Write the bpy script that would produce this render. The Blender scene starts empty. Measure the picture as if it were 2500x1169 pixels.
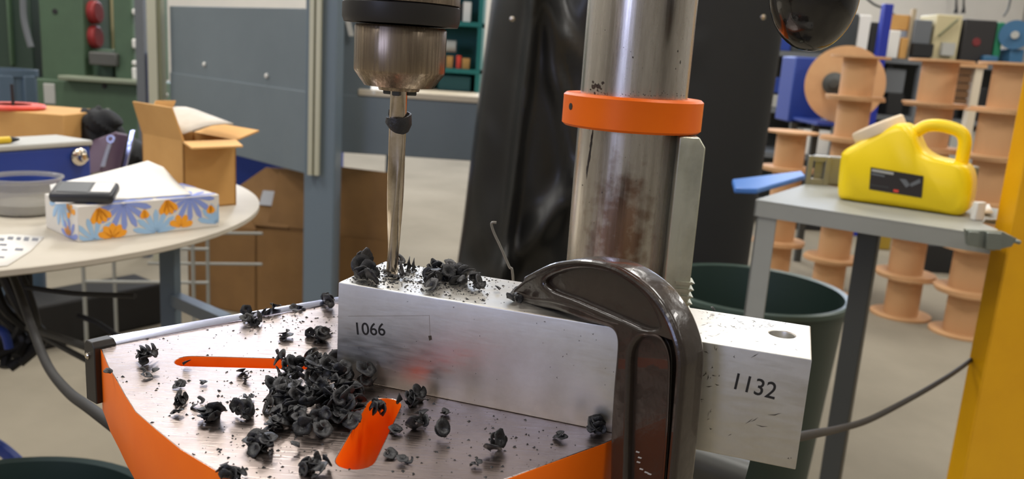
import bpy, math, random
from mathutils import Vector as V, Matrix
random.seed(7)
C = bpy.context.scene.collection
sc = bpy.context.scene
PI = math.pi

# ------------------------------------------------------------------ camera
F, PITCH, ROLL, CZ = 2050.0, 0.21642775, 0.06629659, 1.25
_fw = V((0, math.cos(PITCH), -math.sin(PITCH)))
_u0 = V((0, math.sin(PITCH), math.cos(PITCH)))
_rt = V((1, 0, 0)) * math.cos(ROLL) + _u0 * math.sin(ROLL)
_up = -V((1, 0, 0)) * math.sin(ROLL) + _u0 * math.cos(ROLL)
cam_data = bpy.data.cameras.new('camera')
cam = bpy.data.objects.new('camera', cam_data)
C.objects.link(cam)
M = Matrix((_rt, _up, -_fw)).transposed().to_4x4()
M.translation = V((0, 0, CZ))
cam.matrix_world = M
cam_data.sensor_width = 36
cam_data.sensor_fit = 'HORIZONTAL'
cam_data.lens = F / 2500 * 36
cam_data.clip_start = 0.02
cam_data.dof.use_dof = True
cam_data.dof.focus_distance = 0.42
cam_data.dof.aperture_fstop = 15
sc.camera = cam

# ------------------------------------------------------------------ world, exposure
w = bpy.data.worlds.new('world')
sc.world = w
w.use_nodes = True
w.node_tree.nodes['Background'].inputs[0].default_value = (0.75, 0.74, 0.70, 1)
w.node_tree.nodes['Background'].inputs[1].default_value = 0.3
sc.view_settings.view_transform = 'Standard'
sc.view_settings.look = 'None'
sc.view_settings.gamma = 1
sc.view_settings.use_curve_mapping = False
sc.view_settings.exposure = 0.12
sc.cycles.use_denoising = True


def area(name, loc, target, sx, sy, power, col):
    d = bpy.data.lights.new(name, 'AREA')
    d.shape = 'RECTANGLE'
    d.size, d.size_y, d.energy, d.color = sx, sy, power, col
    o = bpy.data.objects.new(name, d)
    C.objects.link(o)
    o.location = loc
    o.rotation_euler = (V(target) - V(loc)).to_track_quat('-Z', 'Y').to_euler()
    return o


CEIL = 4.6
FIX = [(x, y) for y in (-2.5, 0.9, 4.3, 8.0) for x in (-5.4, -2.1, 1.2, 4.5)]
for (x, y) in FIX:
    area('ceiling_lamp', (x, y, CEIL - 0.14), (x, y, 0), 0.5, 1.6, 24 if y < 0 else 62, (1.0, 0.97, 0.92))
area('daylight', (-3.7, -4.6, 2.5), (0, 0.5, 1.2), 1.3, 2.0, 60, (0.56, 0.63, 1.0))          # door window behind, left
area('added_back_light', (-0.5, 11.35, 3.8), (-0.5, 0, 1.6), 10.5, 1.4, 430, (0.66, 0.76, 1.0))   # added unseen light high at the back, for bluish reflections on block and table


# ------------------------------------------------------------------ helpers
def ray(u, v):
    return _fw + _rt * ((u - 1250) / F) - _up * ((v - 584.5) / F)


def P(u, v, y):            # the place seen at (u, v) of the photograph at a distance y in front
    d = ray(u, v)
    return d * (y / d.y) + V((0, 0, CZ))


def Pz(u, v, z):           # the place seen at (u, v) that lies at the height z
    d = ray(u, v)
    return d * ((z - CZ) / d.z) + V((0, 0, CZ))


def Ppl(u, v, o, n):       # ... that lies on a plane
    d = ray(u, v)
    c = V((0, 0, CZ))
    return c + d * ((o - c).dot(n) / d.dot(n))


def lin(c):
    return tuple(((x / 255) / 12.92 if x / 255 <= 0.04045 else ((x / 255 + 0.055) / 1.055) ** 2.4) for x in c) + (1,)


_mats = {}


def mat(name, c1, rough=0.5, metal=0.0, c2=None, scale=8.0, stretch=(1, 1, 1), bump=0.0, bscale=None, rvar=0.0,
        trans=0.0, coat=0.0, contrast=(0.35, 0.65), aniso=0.0, spec=0.5, alpha=1.0, emit=0.0):
    if name in _mats:
        return _mats[name]
    m = bpy.data.materials.new(name)
    m.use_nodes = True
    nt = m.node_tree
    b = nt.nodes['Principled BSDF']
    b.inputs['Base Color'].default_value = lin(c1)
    b.inputs['Roughness'].default_value = rough
    b.inputs['Metallic'].default_value = metal
    b.inputs['Transmission Weight'].default_value = trans
    b.inputs['Coat Weight'].default_value = coat
    b.inputs['Anisotropic'].default_value = aniso
    b.inputs['Specular IOR Level'].default_value = spec
    b.inputs['Alpha'].default_value = alpha
    if emit:
        b.inputs['Emission Color'].default_value = lin(c1)
        b.inputs['Emission Strength'].default_value = emit
    if c2 or bump or rvar:
        tc = nt.nodes.new('ShaderNodeTexCoord')
        mp = nt.nodes.new('ShaderNodeMapping')
        mp.inputs['Scale'].default_value = stretch
        nt.links.new(tc.outputs['Object'], mp.inputs['Vector'])
        nz = nt.nodes.new('ShaderNodeTexNoise')
        nz.inputs['Scale'].default_value = scale
        nz.inputs['Detail'].default_value = 6
        nz.inputs['Roughness'].default_value = 0.6
        nt.links.new(mp.outputs[0], nz.inputs['Vector'])
        if c2:
            rp = nt.nodes.new('ShaderNodeValToRGB')
            rp.color_ramp.elements[0].position = contrast[0]
            rp.color_ramp.elements[1].position = contrast[1]
            rp.color_ramp.elements[0].color = lin(c1)
            rp.color_ramp.elements[1].color = lin(c2)
            nt.links.new(nz.outputs['Fac'], rp.inputs[0])
            nt.links.new(rp.outputs[0], b.inputs['Base Color'])
        if rvar:
            mr = nt.nodes.new('ShaderNodeMapRange')
            mr.inputs[1].default_value, mr.inputs[2].default_value = 0.3, 0.7
            mr.inputs[3].default_value, mr.inputs[4].default_value = max(0.02, rough - rvar), rough + rvar
            nt.links.new(nz.outputs['Fac'], mr.inputs[0])
            nt.links.new(mr.outputs[0], b.inputs['Roughness'])
        if bump:
            nb = nz
            if bscale:
                nb = nt.nodes.new('ShaderNodeTexNoise')
                nb.inputs['Scale'].default_value = bscale
                nb.inputs['Detail'].default_value = 4
                nt.links.new(mp.outputs[0], nb.inputs['Vector'])
            bp = nt.nodes.new('ShaderNodeBump')
            bp.inputs['Strength'].default_value = bump
            bp.inputs['Distance'].default_value = 0.002
            nt.links.new(nb.outputs['Fac'], bp.inputs['Height'])
            nt.links.new(bp.outputs[0], b.inputs['Normal'])
    _mats[name] = m
    return m


WL = {}      # world place of every object built


def _tag(o, label, cat, group, kind):
    if label: o['label'] = label
    if cat: o['category'] = cat
    if group: o['group'] = group
    if kind: o['kind'] = kind


def thing(name, label, cat, loc, group=None, rotz=0.0):
    o = bpy.data.objects.new(name, None)
    C.objects.link(o)
    o.location = loc
    o.rotation_euler = (0, 0, rotz)
    o.empty_display_size = 0.05
    _tag(o, label, cat, group, None)
    WL[o] = V(loc)
    return o


class MB:
    def __init__(s):
        s.v, s.f = [], []

    def add(s, vs, fs):
        n = len(s.v)
        s.v += [V(p) for p in vs]
        s.f += [[i + n for i in q] for q in fs]
        return s

    def para(s, o, a, b, c):      # parallelepiped from a corner and three edges
        o, a, b, c = V(o), V(a), V(b), V(c)
        vs = [o, o + a, o + a + b, o + b, o + c, o + a + c, o + a + b + c, o + b + c]
        fs = [(3, 2, 1, 0), (4, 5, 6, 7), (0, 1, 5, 4), (1, 2, 6, 5), (2, 3, 7, 6), (3, 0, 4, 7)]
        if a.cross(b).dot(c) < 0: fs = [q[::-1] for q in fs]
        return s.add(vs, fs)

    def box(s, c, size, rz=0.0, R=None):
        R = R or Matrix.Rotation(rz, 3, 'Z')
        a, b, d = R @ V((size[0], 0, 0)), R @ V((0, size[1], 0)), R @ V((0, 0, size[2]))
        return s.para(V(c) - (a + b + d) / 2, a, b, d)

    def prism(s, poly, vec):      # polygon (counter-clockwise seen against vec's end) pushed along vec
        poly = [V(p) for p in poly]
        vec = V(vec)
        n = len(poly)
        nrm = V((0, 0, 0))
        for i in range(n): nrm += poly[i].cross(poly[(i + 1) % n])
        vs = poly + [p + vec for p in poly]
        fs = [list(range(n))[::-1], list(range(n, 2 * n))] + [(i, (i + 1) % n, n + (i + 1) % n, n + i) for i in range(n)]
        if nrm.dot(vec) < 0: fs = [list(q)[::-1] for q in fs]
        return s.add(vs, fs)

    def loops(s, rings, close=True, cap0=True, cap1=True):
        n = len(rings[0])
        vs = [p for r in rings for p in r]
        fs = []
        for k in range(len(rings) - 1):
            for i in range(n if close else n - 1):
                j = (i + 1) % n
                fs.append((k * n + i, k * n + j, (k + 1) * n + j, (k + 1) * n + i))
        if cap0 and close: fs.append(list(range(n))[::-1])
        if cap1 and close: fs.append([(len(rings) - 1) * n + i for i in range(n)])
        return s.add(vs, fs)

    def cyl(s, p0, p1, r0, r1=None, n=24, cap0=True, cap1=True):
        r1 = r0 if r1 is None else r1
        p0, p1 = V(p0), V(p1)
        d = (p1 - p0).normalized()
        a = d.orthogonal().normalized()
        b = d.cross(a)
        ring = lambda c, r: [c + (a * math.cos(2 * PI * i / n) + b * math.sin(2 * PI * i / n)) * r for i in range(n)]
        return s.loops([ring(p0, r0), ring(p1, r1)], True, cap0, cap1)

    def lathe(s, prof, c, axis=(0, 0, 1), n=32, cap0=True, cap1=True):
        c, d = V(c), V(axis).normalized()
        a = d.orthogonal().normalized() if abs(d.z) < 0.999 else V((1, 0, 0))
        b = d.cross(a)
        rings = [[c + d * z + (a * math.cos(2 * PI * i / n) + b * math.sin(2 * PI * i / n)) * r for i in range(n)] for r, z in prof]
        return s.loops(rings, True, cap0, cap1)

    def tube(s, pts, r, n=10, sub=6, closed=False):
        pts = [V(p) for p in pts]
        q = []
        if sub > 1 and len(pts) > 2:
            for i in range(len(pts) - 1):
                p0, p1, p2, p3 = pts[max(i - 1, 0)], pts[i], pts[i + 1], pts[min(i + 2, len(pts) - 1)]
                for k in range(sub):
                    t = k / sub
                    q.append(0.5 * ((2 * p1) + (p2 - p0) * t + (2 * p0 - 5 * p1 + 4 * p2 - p3) * t * t + (3 * p1 - p0 - 3 * p2 + p3) * t ** 3))
            q.append(pts[-1])
        else:
            q = pts
        rings = []
        up = None
        for i, p in enumerate(q):
            d = (q[min(i + 1, len(q) - 1)] - q[max(i - 1, 0)]).normalized()
            a = d.orthogonal().normalized() if up is None else (up - d * up.dot(d)).normalized()
            up = a
            b = d.cross(a)
            rr = r(i / (len(q) - 1)) if callable(r) else r
            rings.append([p + (a * math.cos(2 * PI * k / n) + b * math.sin(2 * PI * k / n)) * rr for k in range(n)])
        return s.loops(rings)

    def ball(s, c, rad, n=20, m=12, R=None, fn=None):
        c = V(c)
        R = R or Matrix.Identity(3)
        rings = []
        for k in range(m + 1):
            th = PI * k / m
            th = max(0.02, min(PI - 0.02, th))
            ring = []
            for i in range(n):
                ph = 2 * PI * i / n
                d = V((math.sin(th) * math.cos(ph), math.sin(th) * math.sin(ph), -math.cos(th)))
                sc_ = fn(d) if fn else 1.0
                ring.append(c + R @ V((d.x * rad[0], d.y * rad[1], d.z * rad[2])) * sc_)
            rings.append(ring)
        return s.loops(rings)

    def build(s, name, m, parent=None, label=None, cat=None, group=None, kind=None, bevel=0.0, seg=2, smooth=35, loc=None, local=False):
        if parent is not None:
            off = WL[parent]
        else:
            if loc is None:
                n = len(s.v)
                loc = V((sum(p.x for p in s.v) / n, sum(p.y for p in s.v) / n, min(p.z for p in s.v)))
            off = V(loc)
        if local: off = V((0, 0, 0))
        me = bpy.data.meshes.new(name)
        me.from_pydata([tuple(p - off) for p in s.v], [], [tuple(q) for q in s.f])
        for mm in (m if isinstance(m, (list, tuple)) else [m]): me.materials.append(mm)
        me.validate()
        if smooth:
            me.shade_smooth()
            me.set_sharp_from_angle(angle=math.radians(smooth))
        o = bpy.data.objects.new(name, me)
        C.objects.link(o)
        if parent is not None:
            o.parent = parent
            WL[o] = WL[parent]
        else:
            o.location = off if not local else loc
            WL[o] = V(o.location)
        _tag(o, label, cat, group, kind)
        if bevel:
            b = o.modifiers.new('bevel', 'BEVEL')
            b.width, b.segments, b.limit_method = bevel, seg, 'ANGLE'
        return o


def struct(name, mb, m, parent=None, **k):
    return mb.build(name, m, parent, kind='structure' if parent is None else None, **k)


def curve_mesh(name, loops2d, extrude, bevel, to_world, m, parent, res=3, label=None):
    """flat outline with holes, thickened and rounded; to_world(x, y, z) places it"""
    cu = bpy.data.curves.new(name, 'CURVE')
    cu.dimensions = '2D'
    cu.fill_mode = 'BOTH'
    cu.extrude, cu.bevel_depth, cu.bevel_resolution = extrude - bevel, bevel, res
    cu.offset = -bevel
    for lp in loops2d:
        sp = cu.splines.new('POLY')
        sp.points.add(len(lp) - 1)
        for i, (x, y) in enumerate(lp): sp.points[i].co = (x, y, 0, 1)
        sp.use_cyclic_u = True
    t = bpy.data.objects.new(name + '_tmp', cu)
    C.objects.link(t)
    dg = bpy.context.evaluated_depsgraph_get()
    me0 = bpy.data.meshes.new_from_object(t.evaluated_get(dg))
    mb = MB()
    mb.add([to_world(*v.co) for v in me0.vertices], [list(p.vertices) for p in me0.polygons])
    bpy.data.objects.remove(t)
    bpy.data.curves.remove(cu)
    bpy.data.meshes.remove(me0)
    return mb.build(name, m, parent, label=label, smooth=50)


def smooth2d(pts, sub=6, closed=True):
    q = []
    n = len(pts)
    for i in range(n if closed else n - 1):
        g = (lambda k: pts[k % n]) if closed else (lambda k: pts[max(0, min(n - 1, k))])
        p0, p1, p2, p3 = (V(g(i + k)) for k in (-1, 0, 1, 2))
        for k in range(sub):
            t = k / sub
            q.append(tuple(0.5 * ((2 * p1) + (p2 - p0) * t + (2 * p0 - 5 * p1 + 4 * p2 - p3) * t * t + (3 * p1 - p0 - 3 * p2 + p3) * t ** 3)))
    if not closed: q.append(tuple(pts[-1]))
    return q


def text(name, body, size, o, ex, ey, m, parent, squeeze=1.0, bold=0.0):
    cu = bpy.data.curves.new(name, 'FONT')
    cu.body = body
    cu.size = size
    cu.extrude = 0.00002
    cu.offset = bold
    t = bpy.data.objects.new(name + '_tmp', cu)
    C.objects.link(t)
    dg = bpy.context.evaluated_depsgraph_get()
    me0 = bpy.data.meshes.new_from_object(t.evaluated_get(dg))
    n = V(ex).cross(V(ey)).normalized()
    mb = MB()
    mb.add([V(o) + V(ex) * (v.co.x * squeeze) + V(ey) * v.co.y + n * (v.co.z) for v in me0.vertices], [list(p.vertices) for p in me0.polygons])
    bpy.data.objects.remove(t)
    bpy.data.curves.remove(cu)
    bpy.data.meshes.remove(me0)
    return mb.build(name, m, parent, smooth=0)


# ------------------------------------------------------------------ materials
M_floor = mat('concrete', (146, 138, 122), 0.95, spec=0.04, c2=(124, 117, 103), scale=1.1, rvar=0.12, contrast=(0.3, 0.75))
M_wall = mat('white_wall', (222, 216, 205), 0.8, c2=(208, 203, 194), scale=0.6)
M_wall2 = mat('grey_wall', (150, 146, 137), 0.8, c2=(140, 136, 128), scale=0.6)
M_ceil = mat('ceiling_paint', (225, 222, 214), 0.9)
M_orange = mat('orange_enamel', (255, 118, 12), 0.42, spec=0.3, c2=(250, 112, 10), scale=30)
M_chuck = mat('chuck_steel', (182, 166, 146), 0.30, 1.0, c2=(128, 114, 100), scale=14, stretch=(45, 45, 1.5), rvar=0.10, contrast=(0.3, 0.7))
M_blackrub = mat('black_ring', (38, 36, 35), 0.42)
M_steel = mat('bright_steel', (205, 196, 182), 0.16, 1.0)
M_black = mat('black_paint', (40, 37, 34), 0.45)
M_clamp = mat('brown_black_casting', (50, 40, 33), 0.27, coat=0.45, c2=(44, 36, 30), scale=40, bump=0.25, bscale=160)
M_swarf = mat('black_swarf', (46, 46, 48), 0.45, c2=(34, 34, 36), scale=200, bump=0.3, bscale=700)
M_ink = mat('black_ink', (30, 28, 26), 0.6)
M_chrome = mat('chrome', (206, 211, 236), 0.2, 1.0)
M_card = mat('cardboard', (206, 158, 92), 0.8, c2=(196, 148, 84), scale=9)
M_cardin = mat('cardboard_inside', (228, 178, 112), 0.8)
M_cardk = mat('brown_carton', (138, 102, 58), 0.8, c2=(126, 92, 52), scale=5)
M_paper = mat('white_paper', (238, 236, 230), 0.7)
M_blue = mat('blue_paint', (30, 60, 144), 0.45)
M_ltblue = mat('light_blue_plastic', (70, 120, 196), 0.45)
M_panel = mat('blue_grey_panel', (116, 127, 134), 0.5, c2=(111, 122, 129), scale=3)
M_panel2 = mat('blue_grey_frame', (110, 124, 135), 0.45)
M_alu = mat('anodised_strip', (196, 194, 170), 0.45, 0.3)
M_olive = mat('strip_groove', (120, 120, 92), 0.5, 0.2)
M_cream = mat('cream_top', (214, 202, 180), 0.55)
M_teal = mat('teal_paint', (20, 112, 108), 0.5)
M_green = mat('green_machine', (80, 104, 80), 0.5, c2=(74, 96, 74), scale=4)
M_dkgreen = mat('dark_green_plastic', (36, 54, 48), 0.5)
M_red = mat('red_roller', (150, 44, 44), 0.5)
M_redb = mat('bright_red_plastic', (226, 74, 52), 0.45)
M_grey = mat('grey_enamel', (152, 154, 148), 0.5, c2=(146, 148, 142), scale=6)
M_dkgrey = mat('dark_grey_steel', (72, 74, 72), 0.45, 0.2)
M_mgrey = mat('mid_grey', (104, 108, 112), 0.55)
M_ltgrey = mat('light_grey', (176, 176, 170), 0.55)
M_yellow = mat('yellow_plastic', (255, 222, 16), 0.36)
M_ypaint = mat('yellow_steel_paint', (242, 180, 6), 0.42, c2=(232, 168, 6), scale=5)
M_creamcap = mat('cream_cap', (246, 226, 196), 0.45)
M_dark = mat('near_black', (30, 30, 31), 0.6)
M_reel = mat('plywood_reel', (208, 164, 118), 0.65, c2=(198, 152, 108), scale=6)
M_reelcore = mat('reel_core_board', (208, 162, 116), 0.7)
M_cover = mat('black_vinyl_cover', (30, 30, 30), 0.36, c2=(24, 24, 24), scale=6)
M_coverm = mat('black_cloth_cover', (21, 22, 22), 0.75)
M_cable = mat('black_cable', (24, 22, 21), 0.6)
M_purple = mat('purple_anodised', (92, 74, 94), 0.4, 0.2)
M_bin = mat('slate_blue_bin', (78, 96, 112), 0.5)
M_white = mat('white_plastic', (232, 230, 224), 0.5)
M_table = mat('pale_table_top', (196, 188, 172), 0.5, c2=(186, 178, 162), scale=7)
M_wood = mat('dark_wood_slats', (110, 78, 48), 0.7)
M_beige = mat('beige_machine', (200, 188, 148), 0.5)
M_clear = mat('clear_plastic', (190, 188, 180), 0.15, alpha=0.42)


def metal_scratched(name, base, rough, rvar, scale, stretch, bump, dark=None, vert=1.0):
    m = bpy.data.materials.new(name)
    m.use_nodes = True
    nt = m.node_tree
    b = nt.nodes['Principled BSDF']
    b.inputs['Metallic'].default_value = 1.0
    tc = nt.nodes.new('ShaderNodeTexCoord')
    mp = nt.nodes.new('ShaderNodeMapping')
    mp.inputs['Scale'].default_value = stretch
    nt.links.new(tc.outputs['Object'], mp.inputs['Vector'])
    n1 = nt.nodes.new('ShaderNodeTexNoise')
    n1.inputs['Scale'].default_value = scale
    n1.inputs['Detail'].default_value = 5
    nt.links.new(mp.outputs[0], n1.inputs['Vector'])
    n2 = nt.nodes.new('ShaderNodeTexNoise')          # stains
    n2.inputs['Scale'].default_value = 22
    n2.inputs['Detail'].default_value = 8
    n2.inputs['Roughness'].default_value = 0.7
    mv = nt.nodes.new('ShaderNodeMapping')
    mv.inputs['Scale'].default_value = (1 / max(vert, .5), 1 / max(vert, .5), vert)
    nt.links.new(tc.outputs['Object'], mv.inputs['Vector'])
    nt.links.new(mv.outputs[0], n2.inputs['Vector'])
    rp = nt.nodes.new('ShaderNodeValToRGB')
    rp.color_ramp.elements[0].position = 0.30
    rp.color_ramp.elements[1].position = 0.58
    rp.color_ramp.elements[0].color = lin(dark or tuple(x * 0.7 for x in base))
    rp.color_ramp.elements[1].color = lin(base)
    nt.links.new(n2.outputs['Fac'], rp.inputs[0])
    nt.links.new(rp.outputs[0], b.inputs['Base Color'])
    mr = nt.nodes.new('ShaderNodeMapRange')
    mr.inputs[1].default_value, mr.inputs[2].default_value = 0.3, 0.7
    mr.inputs[3].default_value, mr.inputs[4].default_value = rough - rvar, rough + rvar
    nt.links.new(n1.outputs['Fac'], mr.inputs[0])
    nt.links.new(mr.outputs[0], b.inputs['Roughness'])
    bp = nt.nodes.new('ShaderNodeBump')
    bp.inputs['Strength'].default_value = bump
    bp.inputs['Distance'].default_value = 0.0005
    nt.links.new(n1.outputs['Fac'], bp.inputs['Height'])
    nt.links.new(bp.outputs[0], b.inputs['Normal'])
    return m, nt, b, tc, rp


M_block, *_ = metal_scratched('sawn_aluminium', (214, 212, 205), 0.44, 0.07, 50, (1, 5, 9), 0.08, (199, 195, 186))
M_tabletop, *_ = metal_scratched('ground_cast_iron', (168, 154, 148), 0.32, 0.10, 60, (1.2, 14, 1), 0.25, (146, 132, 126))
M_rack, *_ = metal_scratched('rack_steel', (190, 190, 172), 0.5, 0.1, 40, (4, 4, 1), 0.3, (160, 160, 146))
M_bit, *_ = metal_scratched('drill_steel', (236, 222, 202), 0.2, 0.08, 60, (8, 8, 1), 0.15, (170, 154, 130))
M_col, nt, b, tc, rp = metal_scratched('column_steel', (216, 211, 204), 0.25, 0.08, 26, (14, 14, 0.3), 0.12, (164, 156, 146), 0.22)
# rust bloom low on the front of the column
vd = nt.nodes.new('ShaderNodeVectorMath'); vd.operation = 'DISTANCE'
mp = nt.nodes.new('ShaderNodeMapping'); mp.inputs['Scale'].default_value = (1, 1, 0.5)
nt.links.new(tc.outputs['Object'], mp.inputs['Vector'])
nt.links.new(mp.outputs[0], vd.inputs[0])
RUST_SOCKET = vd.inputs[1]
nr = nt.nodes.new('ShaderNodeTexNoise'); nr.inputs['Scale'].default_value = 130; nr.inputs['Detail'].default_value = 6
nt.links.new(tc.outputs['Object'], nr.inputs['Vector'])
ma = nt.nodes.new('ShaderNodeMath'); ma.operation = 'MULTIPLY_ADD'
nt.links.new(nr.outputs['Fac'], ma.inputs[0]); ma.inputs[1].default_value = 0.045
nt.links.new(vd.outputs['Value'], ma.inputs[2])
mk = nt.nodes.new('ShaderNodeMapRange')
mk.inputs[1].default_value, mk.inputs[2].default_value, mk.inputs[3].default_value, mk.inputs[4].default_value = 0.030, 0.046, 0.8, 0.0
nt.links.new(ma.outputs[0], mk.inputs[0])
mx = nt.nodes.new('ShaderNodeMix'); mx.data_type = 'RGBA'
nt.links.new(mk.outputs[0], mx.inputs[0]); nt.links.new(rp.outputs[0], mx.inputs[6]); mx.inputs[7].default_value = lin((122, 84, 62))
nt.links.new(mx.outputs[2], b.inputs['Base Color'])

# ------------------------------------------------------------------ the setting
X0, X1, Y0, Y1 = -6.5, 6.5, -5.0, 11.5
struct('floor', MB().box(((X0 + X1) / 2, (Y0 + Y1) / 2, -0.05), (X1 - X0, Y1 - Y0, 0.1)), M_floor)
struct('wall_back', MB().box(((X0 + X1) / 2, Y1 + 0.05, CEIL / 2), (X1 - X0, 0.1, CEIL)), M_wall)
struct('wall_left', MB().box((X0 - 0.05, (Y0 + Y1) / 2, CEIL / 2), (0.1, Y1 - Y0, CEIL)), M_wall2)
struct('wall_right', MB().box((X1 + 0.05, (Y0 + Y1) / 2, CEIL / 2), (0.1, Y1 - Y0, CEIL)), M_wall2)
struct('wall_front', MB().box(((X0 + X1) / 2, Y0 - 0.05, CEIL / 2), (X1 - X0, 0.1, CEIL)), M_wall2)
struct('ceiling', MB().box(((X0 + X1) / 2, (Y0 + Y1) / 2, CEIL + 0.05), (X1 - X0, Y1 - Y0, 0.1)), M_ceil)

# ------------------------------------------------------------------ drill press
ZB, ZT = CZ - 0.11482354, CZ - 0.16482354         # top of the block, top of the work table
AX = V((-0.0607, 0.42077, 0))                     # spindle axis
CO = V((0.0727, 0.5547, 0))                       # column axis
CR = 0.0346
press = thing('drill_press', 'orange bench drill press with bright steel column, chuck and square slotted work table', 'drill press', (CO.x, CO.y, 0))
MB().lathe([(CR, 0.02), (CR, 1.75)], CO, n=64).build('column', M_col, press)
RUST_SOCKET.default_value = (-0.006, -CR, 0.5 * (CZ - 0.105))
MB().box((CO.x - 0.06, CO.y - 0.06, 0.02), (0.42, 0.42, 0.04)).build('base', M_black, press, bevel=0.008)
# collar
zc = P(1550, 270, CO.y).z
c = MB()
c.lathe([(CR + 0.0004, zc + 0.0095), (0.0435, zc + 0.0095), (0.0452, zc + 0.008), (0.0452, zc - 0.010), (0.0435, zc - 0.0115), (CR + 0.0004, zc - 0.0115)], CO, n=72, cap0=False, cap1=False)
col = c.build('collar', M_orange, press, label='orange ring clamped round the column')
az = math.atan2(-0.99, -0.13) - 1.02
dc = V((math.cos(az), math.sin(az), 0))
MB().cyl(CO + dc * 0.0420 + V((0, 0, zc + .001)), CO + dc * 0.0454 + V((0, 0, zc + .001)), 0.0022, n=12).build('set_screw', M_dark, col)
# grime: dark runs and specks on the bare steel
gm = MB()
random.seed(21)


def on_column(u, v):
    d_, c_ = ray(u, v), V((0, 0, CZ)) - CO
    a2, b2, c2 = d_.x ** 2 + d_.y ** 2, d_.x * c_.x + d_.y * c_.y, c_.x ** 2 + c_.y ** 2 - CR ** 2
    q_ = V((0, 0, CZ)) + d_ * ((-b2 - math.sqrt(max(0, b2 * b2 - a2 * c2))) / a2)
    n_ = V((q_.x - CO.x, q_.y - CO.y, 0)).normalized()
    return q_ + n_ * .00012, n_


GR = [(1545, 140, 4, 6), (1655, 125, 3, 7), (1661, 152, 3, 12), (1650, 168, 2, 5), (1540, 126, 2, 3), (1470, 470, 3, 6), (1422, 452, 3, 5)]
for k in range(26): GR.append((1446 - k * .55 + random.gauss(0, 1.0), 325 + k * 4, random.uniform(2, 5), random.uniform(22, 34)))
for k in range(26): GR.append((1452 + random.gauss(0, 9), 212 + random.gauss(0, 6), random.uniform(4, 9), random.uniform(4, 9)))
for k in range(40): GR.append((random.uniform(1430, 1680), random.uniform(40, 600), random.uniform(.8, 2), random.uniform(.8, 3)))
for k in range(50): GR.append((random.uniform(1430, 1670), 222 + 12 * math.sin(random.uniform(0, 3)) , random.uniform(1, 4), random.uniform(1, 3)))
for (u, v, w_, h_) in GR:
    p_, n_ = on_column(u, v)
    t_ = V((-n_.y, n_.x, 0))
    sw, sh_ = w_ * .000125, h_ * .000125
    gm.add([p_ - t_ * sw, p_ - V((0, 0, sh_)) + t_ * sw * .3, p_ + t_ * sw, p_ + V((0, 0, sh_)) - t_ * sw * .2], [(0, 1, 2, 3)])
gm.build('grime_specks', mat('grime', (44, 38, 34), .7), press, kind='stuff', smooth=0)
# rack
rtop = P(1672, 330, CO.y - 0.012)
rx = P(1664, 420, CO.y - 0.012).x
rd = V((math.cos(-0.68), math.sin(-0.68), 0))     # from the column outwards
rt_ = V((-rd.y, rd.x, 0))
rc = CO + rd * (CR + 0.0098)
rd = V((math.cos(-.06), math.sin(-.06), 0))
rt_ = V((-rd.y, rd.x, 0))
rk = MB()
pz0, pz1 = ZT - 0.10, zc - 0.012
sec = [rc - rd * 0.008 - rt_ * 0.008, rc + rd * 0.0085 - rt_ * 0.008, rc + rd * 0.0085 + rt_ * 0.008, rc - rd * 0.008 + rt_ * 0.008]
top = [sec[0] * 1, sec[1] - rd * 0.004 + rt_ * 0.003, sec[2] - rd * 0.004, sec[3]]
rk.loops([[p + V((0, 0, pz0)) for p in sec], [p + V((0, 0, pz1 - 0.006)) for p in sec], [p + V((0, 0, pz1)) for p in top]])
rack = rk.build('rack', M_rack, press, bevel=0.0008, label='pale steel rack bar standing beside the column')
zt0 = P(1640, 652, CO.y).z
for k in range(14):
    z = zt0 - 0.0046 * k
    MB().prism([rc + rd * 0.0084 - rt_ * 0.007 + V((0, 0, z)), rc + rd * 0.0115 - rt_ * 0.007 + V((0, 0, z - 0.0012)), rc + rd * 0.0084 - rt_ * 0.007 + V((0, 0, z - 0.0026))], rt_ * 0.014).build('tooth', M_rack, rack, smooth=0)
    MB().prism([rc - rd * 0.001 - rt_ * 0.0079 + V((0, 0, z)), rc + rd * 0.0085 - rt_ * 0.0079 + V((0, 0, z)), rc + rd * 0.0085 - rt_ * 0.0079 + V((0, 0, z - 0.002)), rc - rd * 0.001 - rt_ * 0.0079 + V((0, 0, z - 0.002))], -rt_ * 0.0022).build('tooth', M_rack, rack, smooth=0)
# head, quill (above the frame)
zq = P(970, 0, AX.y).z
hd = MB()
hc = (AX + CO) / 2
ang = math.atan2(CO.y - AX.y, CO.x - AX.x)
hd.box((hc.x, hc.y, 1.56), (0.34, 0.16, 0.26), ang)
hd.build('head', M_orange, press, bevel=0.02)
MB().lathe([(0.026, zq + 0.012), (0.026, 1.45)], AX, n=40).build('quill', M_steel, press)
# chuck
zz = lambda v: P(970, v, AX.y).z
CHS = 0.0447 / 2
ch = MB()
ch.lathe([(CHS * .97, zz(64)), (CHS, zz(70)), (CHS, zz(172)), (CHS * .985, zz(177)), (CHS * .76, zz(211)), (CHS * .46, zz(214)), (CHS * .44, zz(221)), (CHS * .2, zz(221))], AX, n=64)
chuck = ch.build('chuck', M_chuck, press, label='grey brown keyless chuck body')
k_ = MB()
k_.lathe([(0.0275, zz(60)), (0.0284, zz(47)), (0.0284, zz(13)), (0.0272, zz(8)), (0.020, zz(8))], AX, n=64, cap0=False, cap1=False)
k_.lathe([(0.020, zz(60)), (0.0275, zz(60))], AX, n=64, cap0=False, cap1=False)
k_.build('chuck_ring', M_blackrub, chuck, label='black ring on the chuck')
MB().lathe([(0.0283, zz(8)), (0.0283, zz(-40)), (0.026, zz(-60))], AX, n=64).build('chuck_sleeve', M_chuck, chuck)
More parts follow.
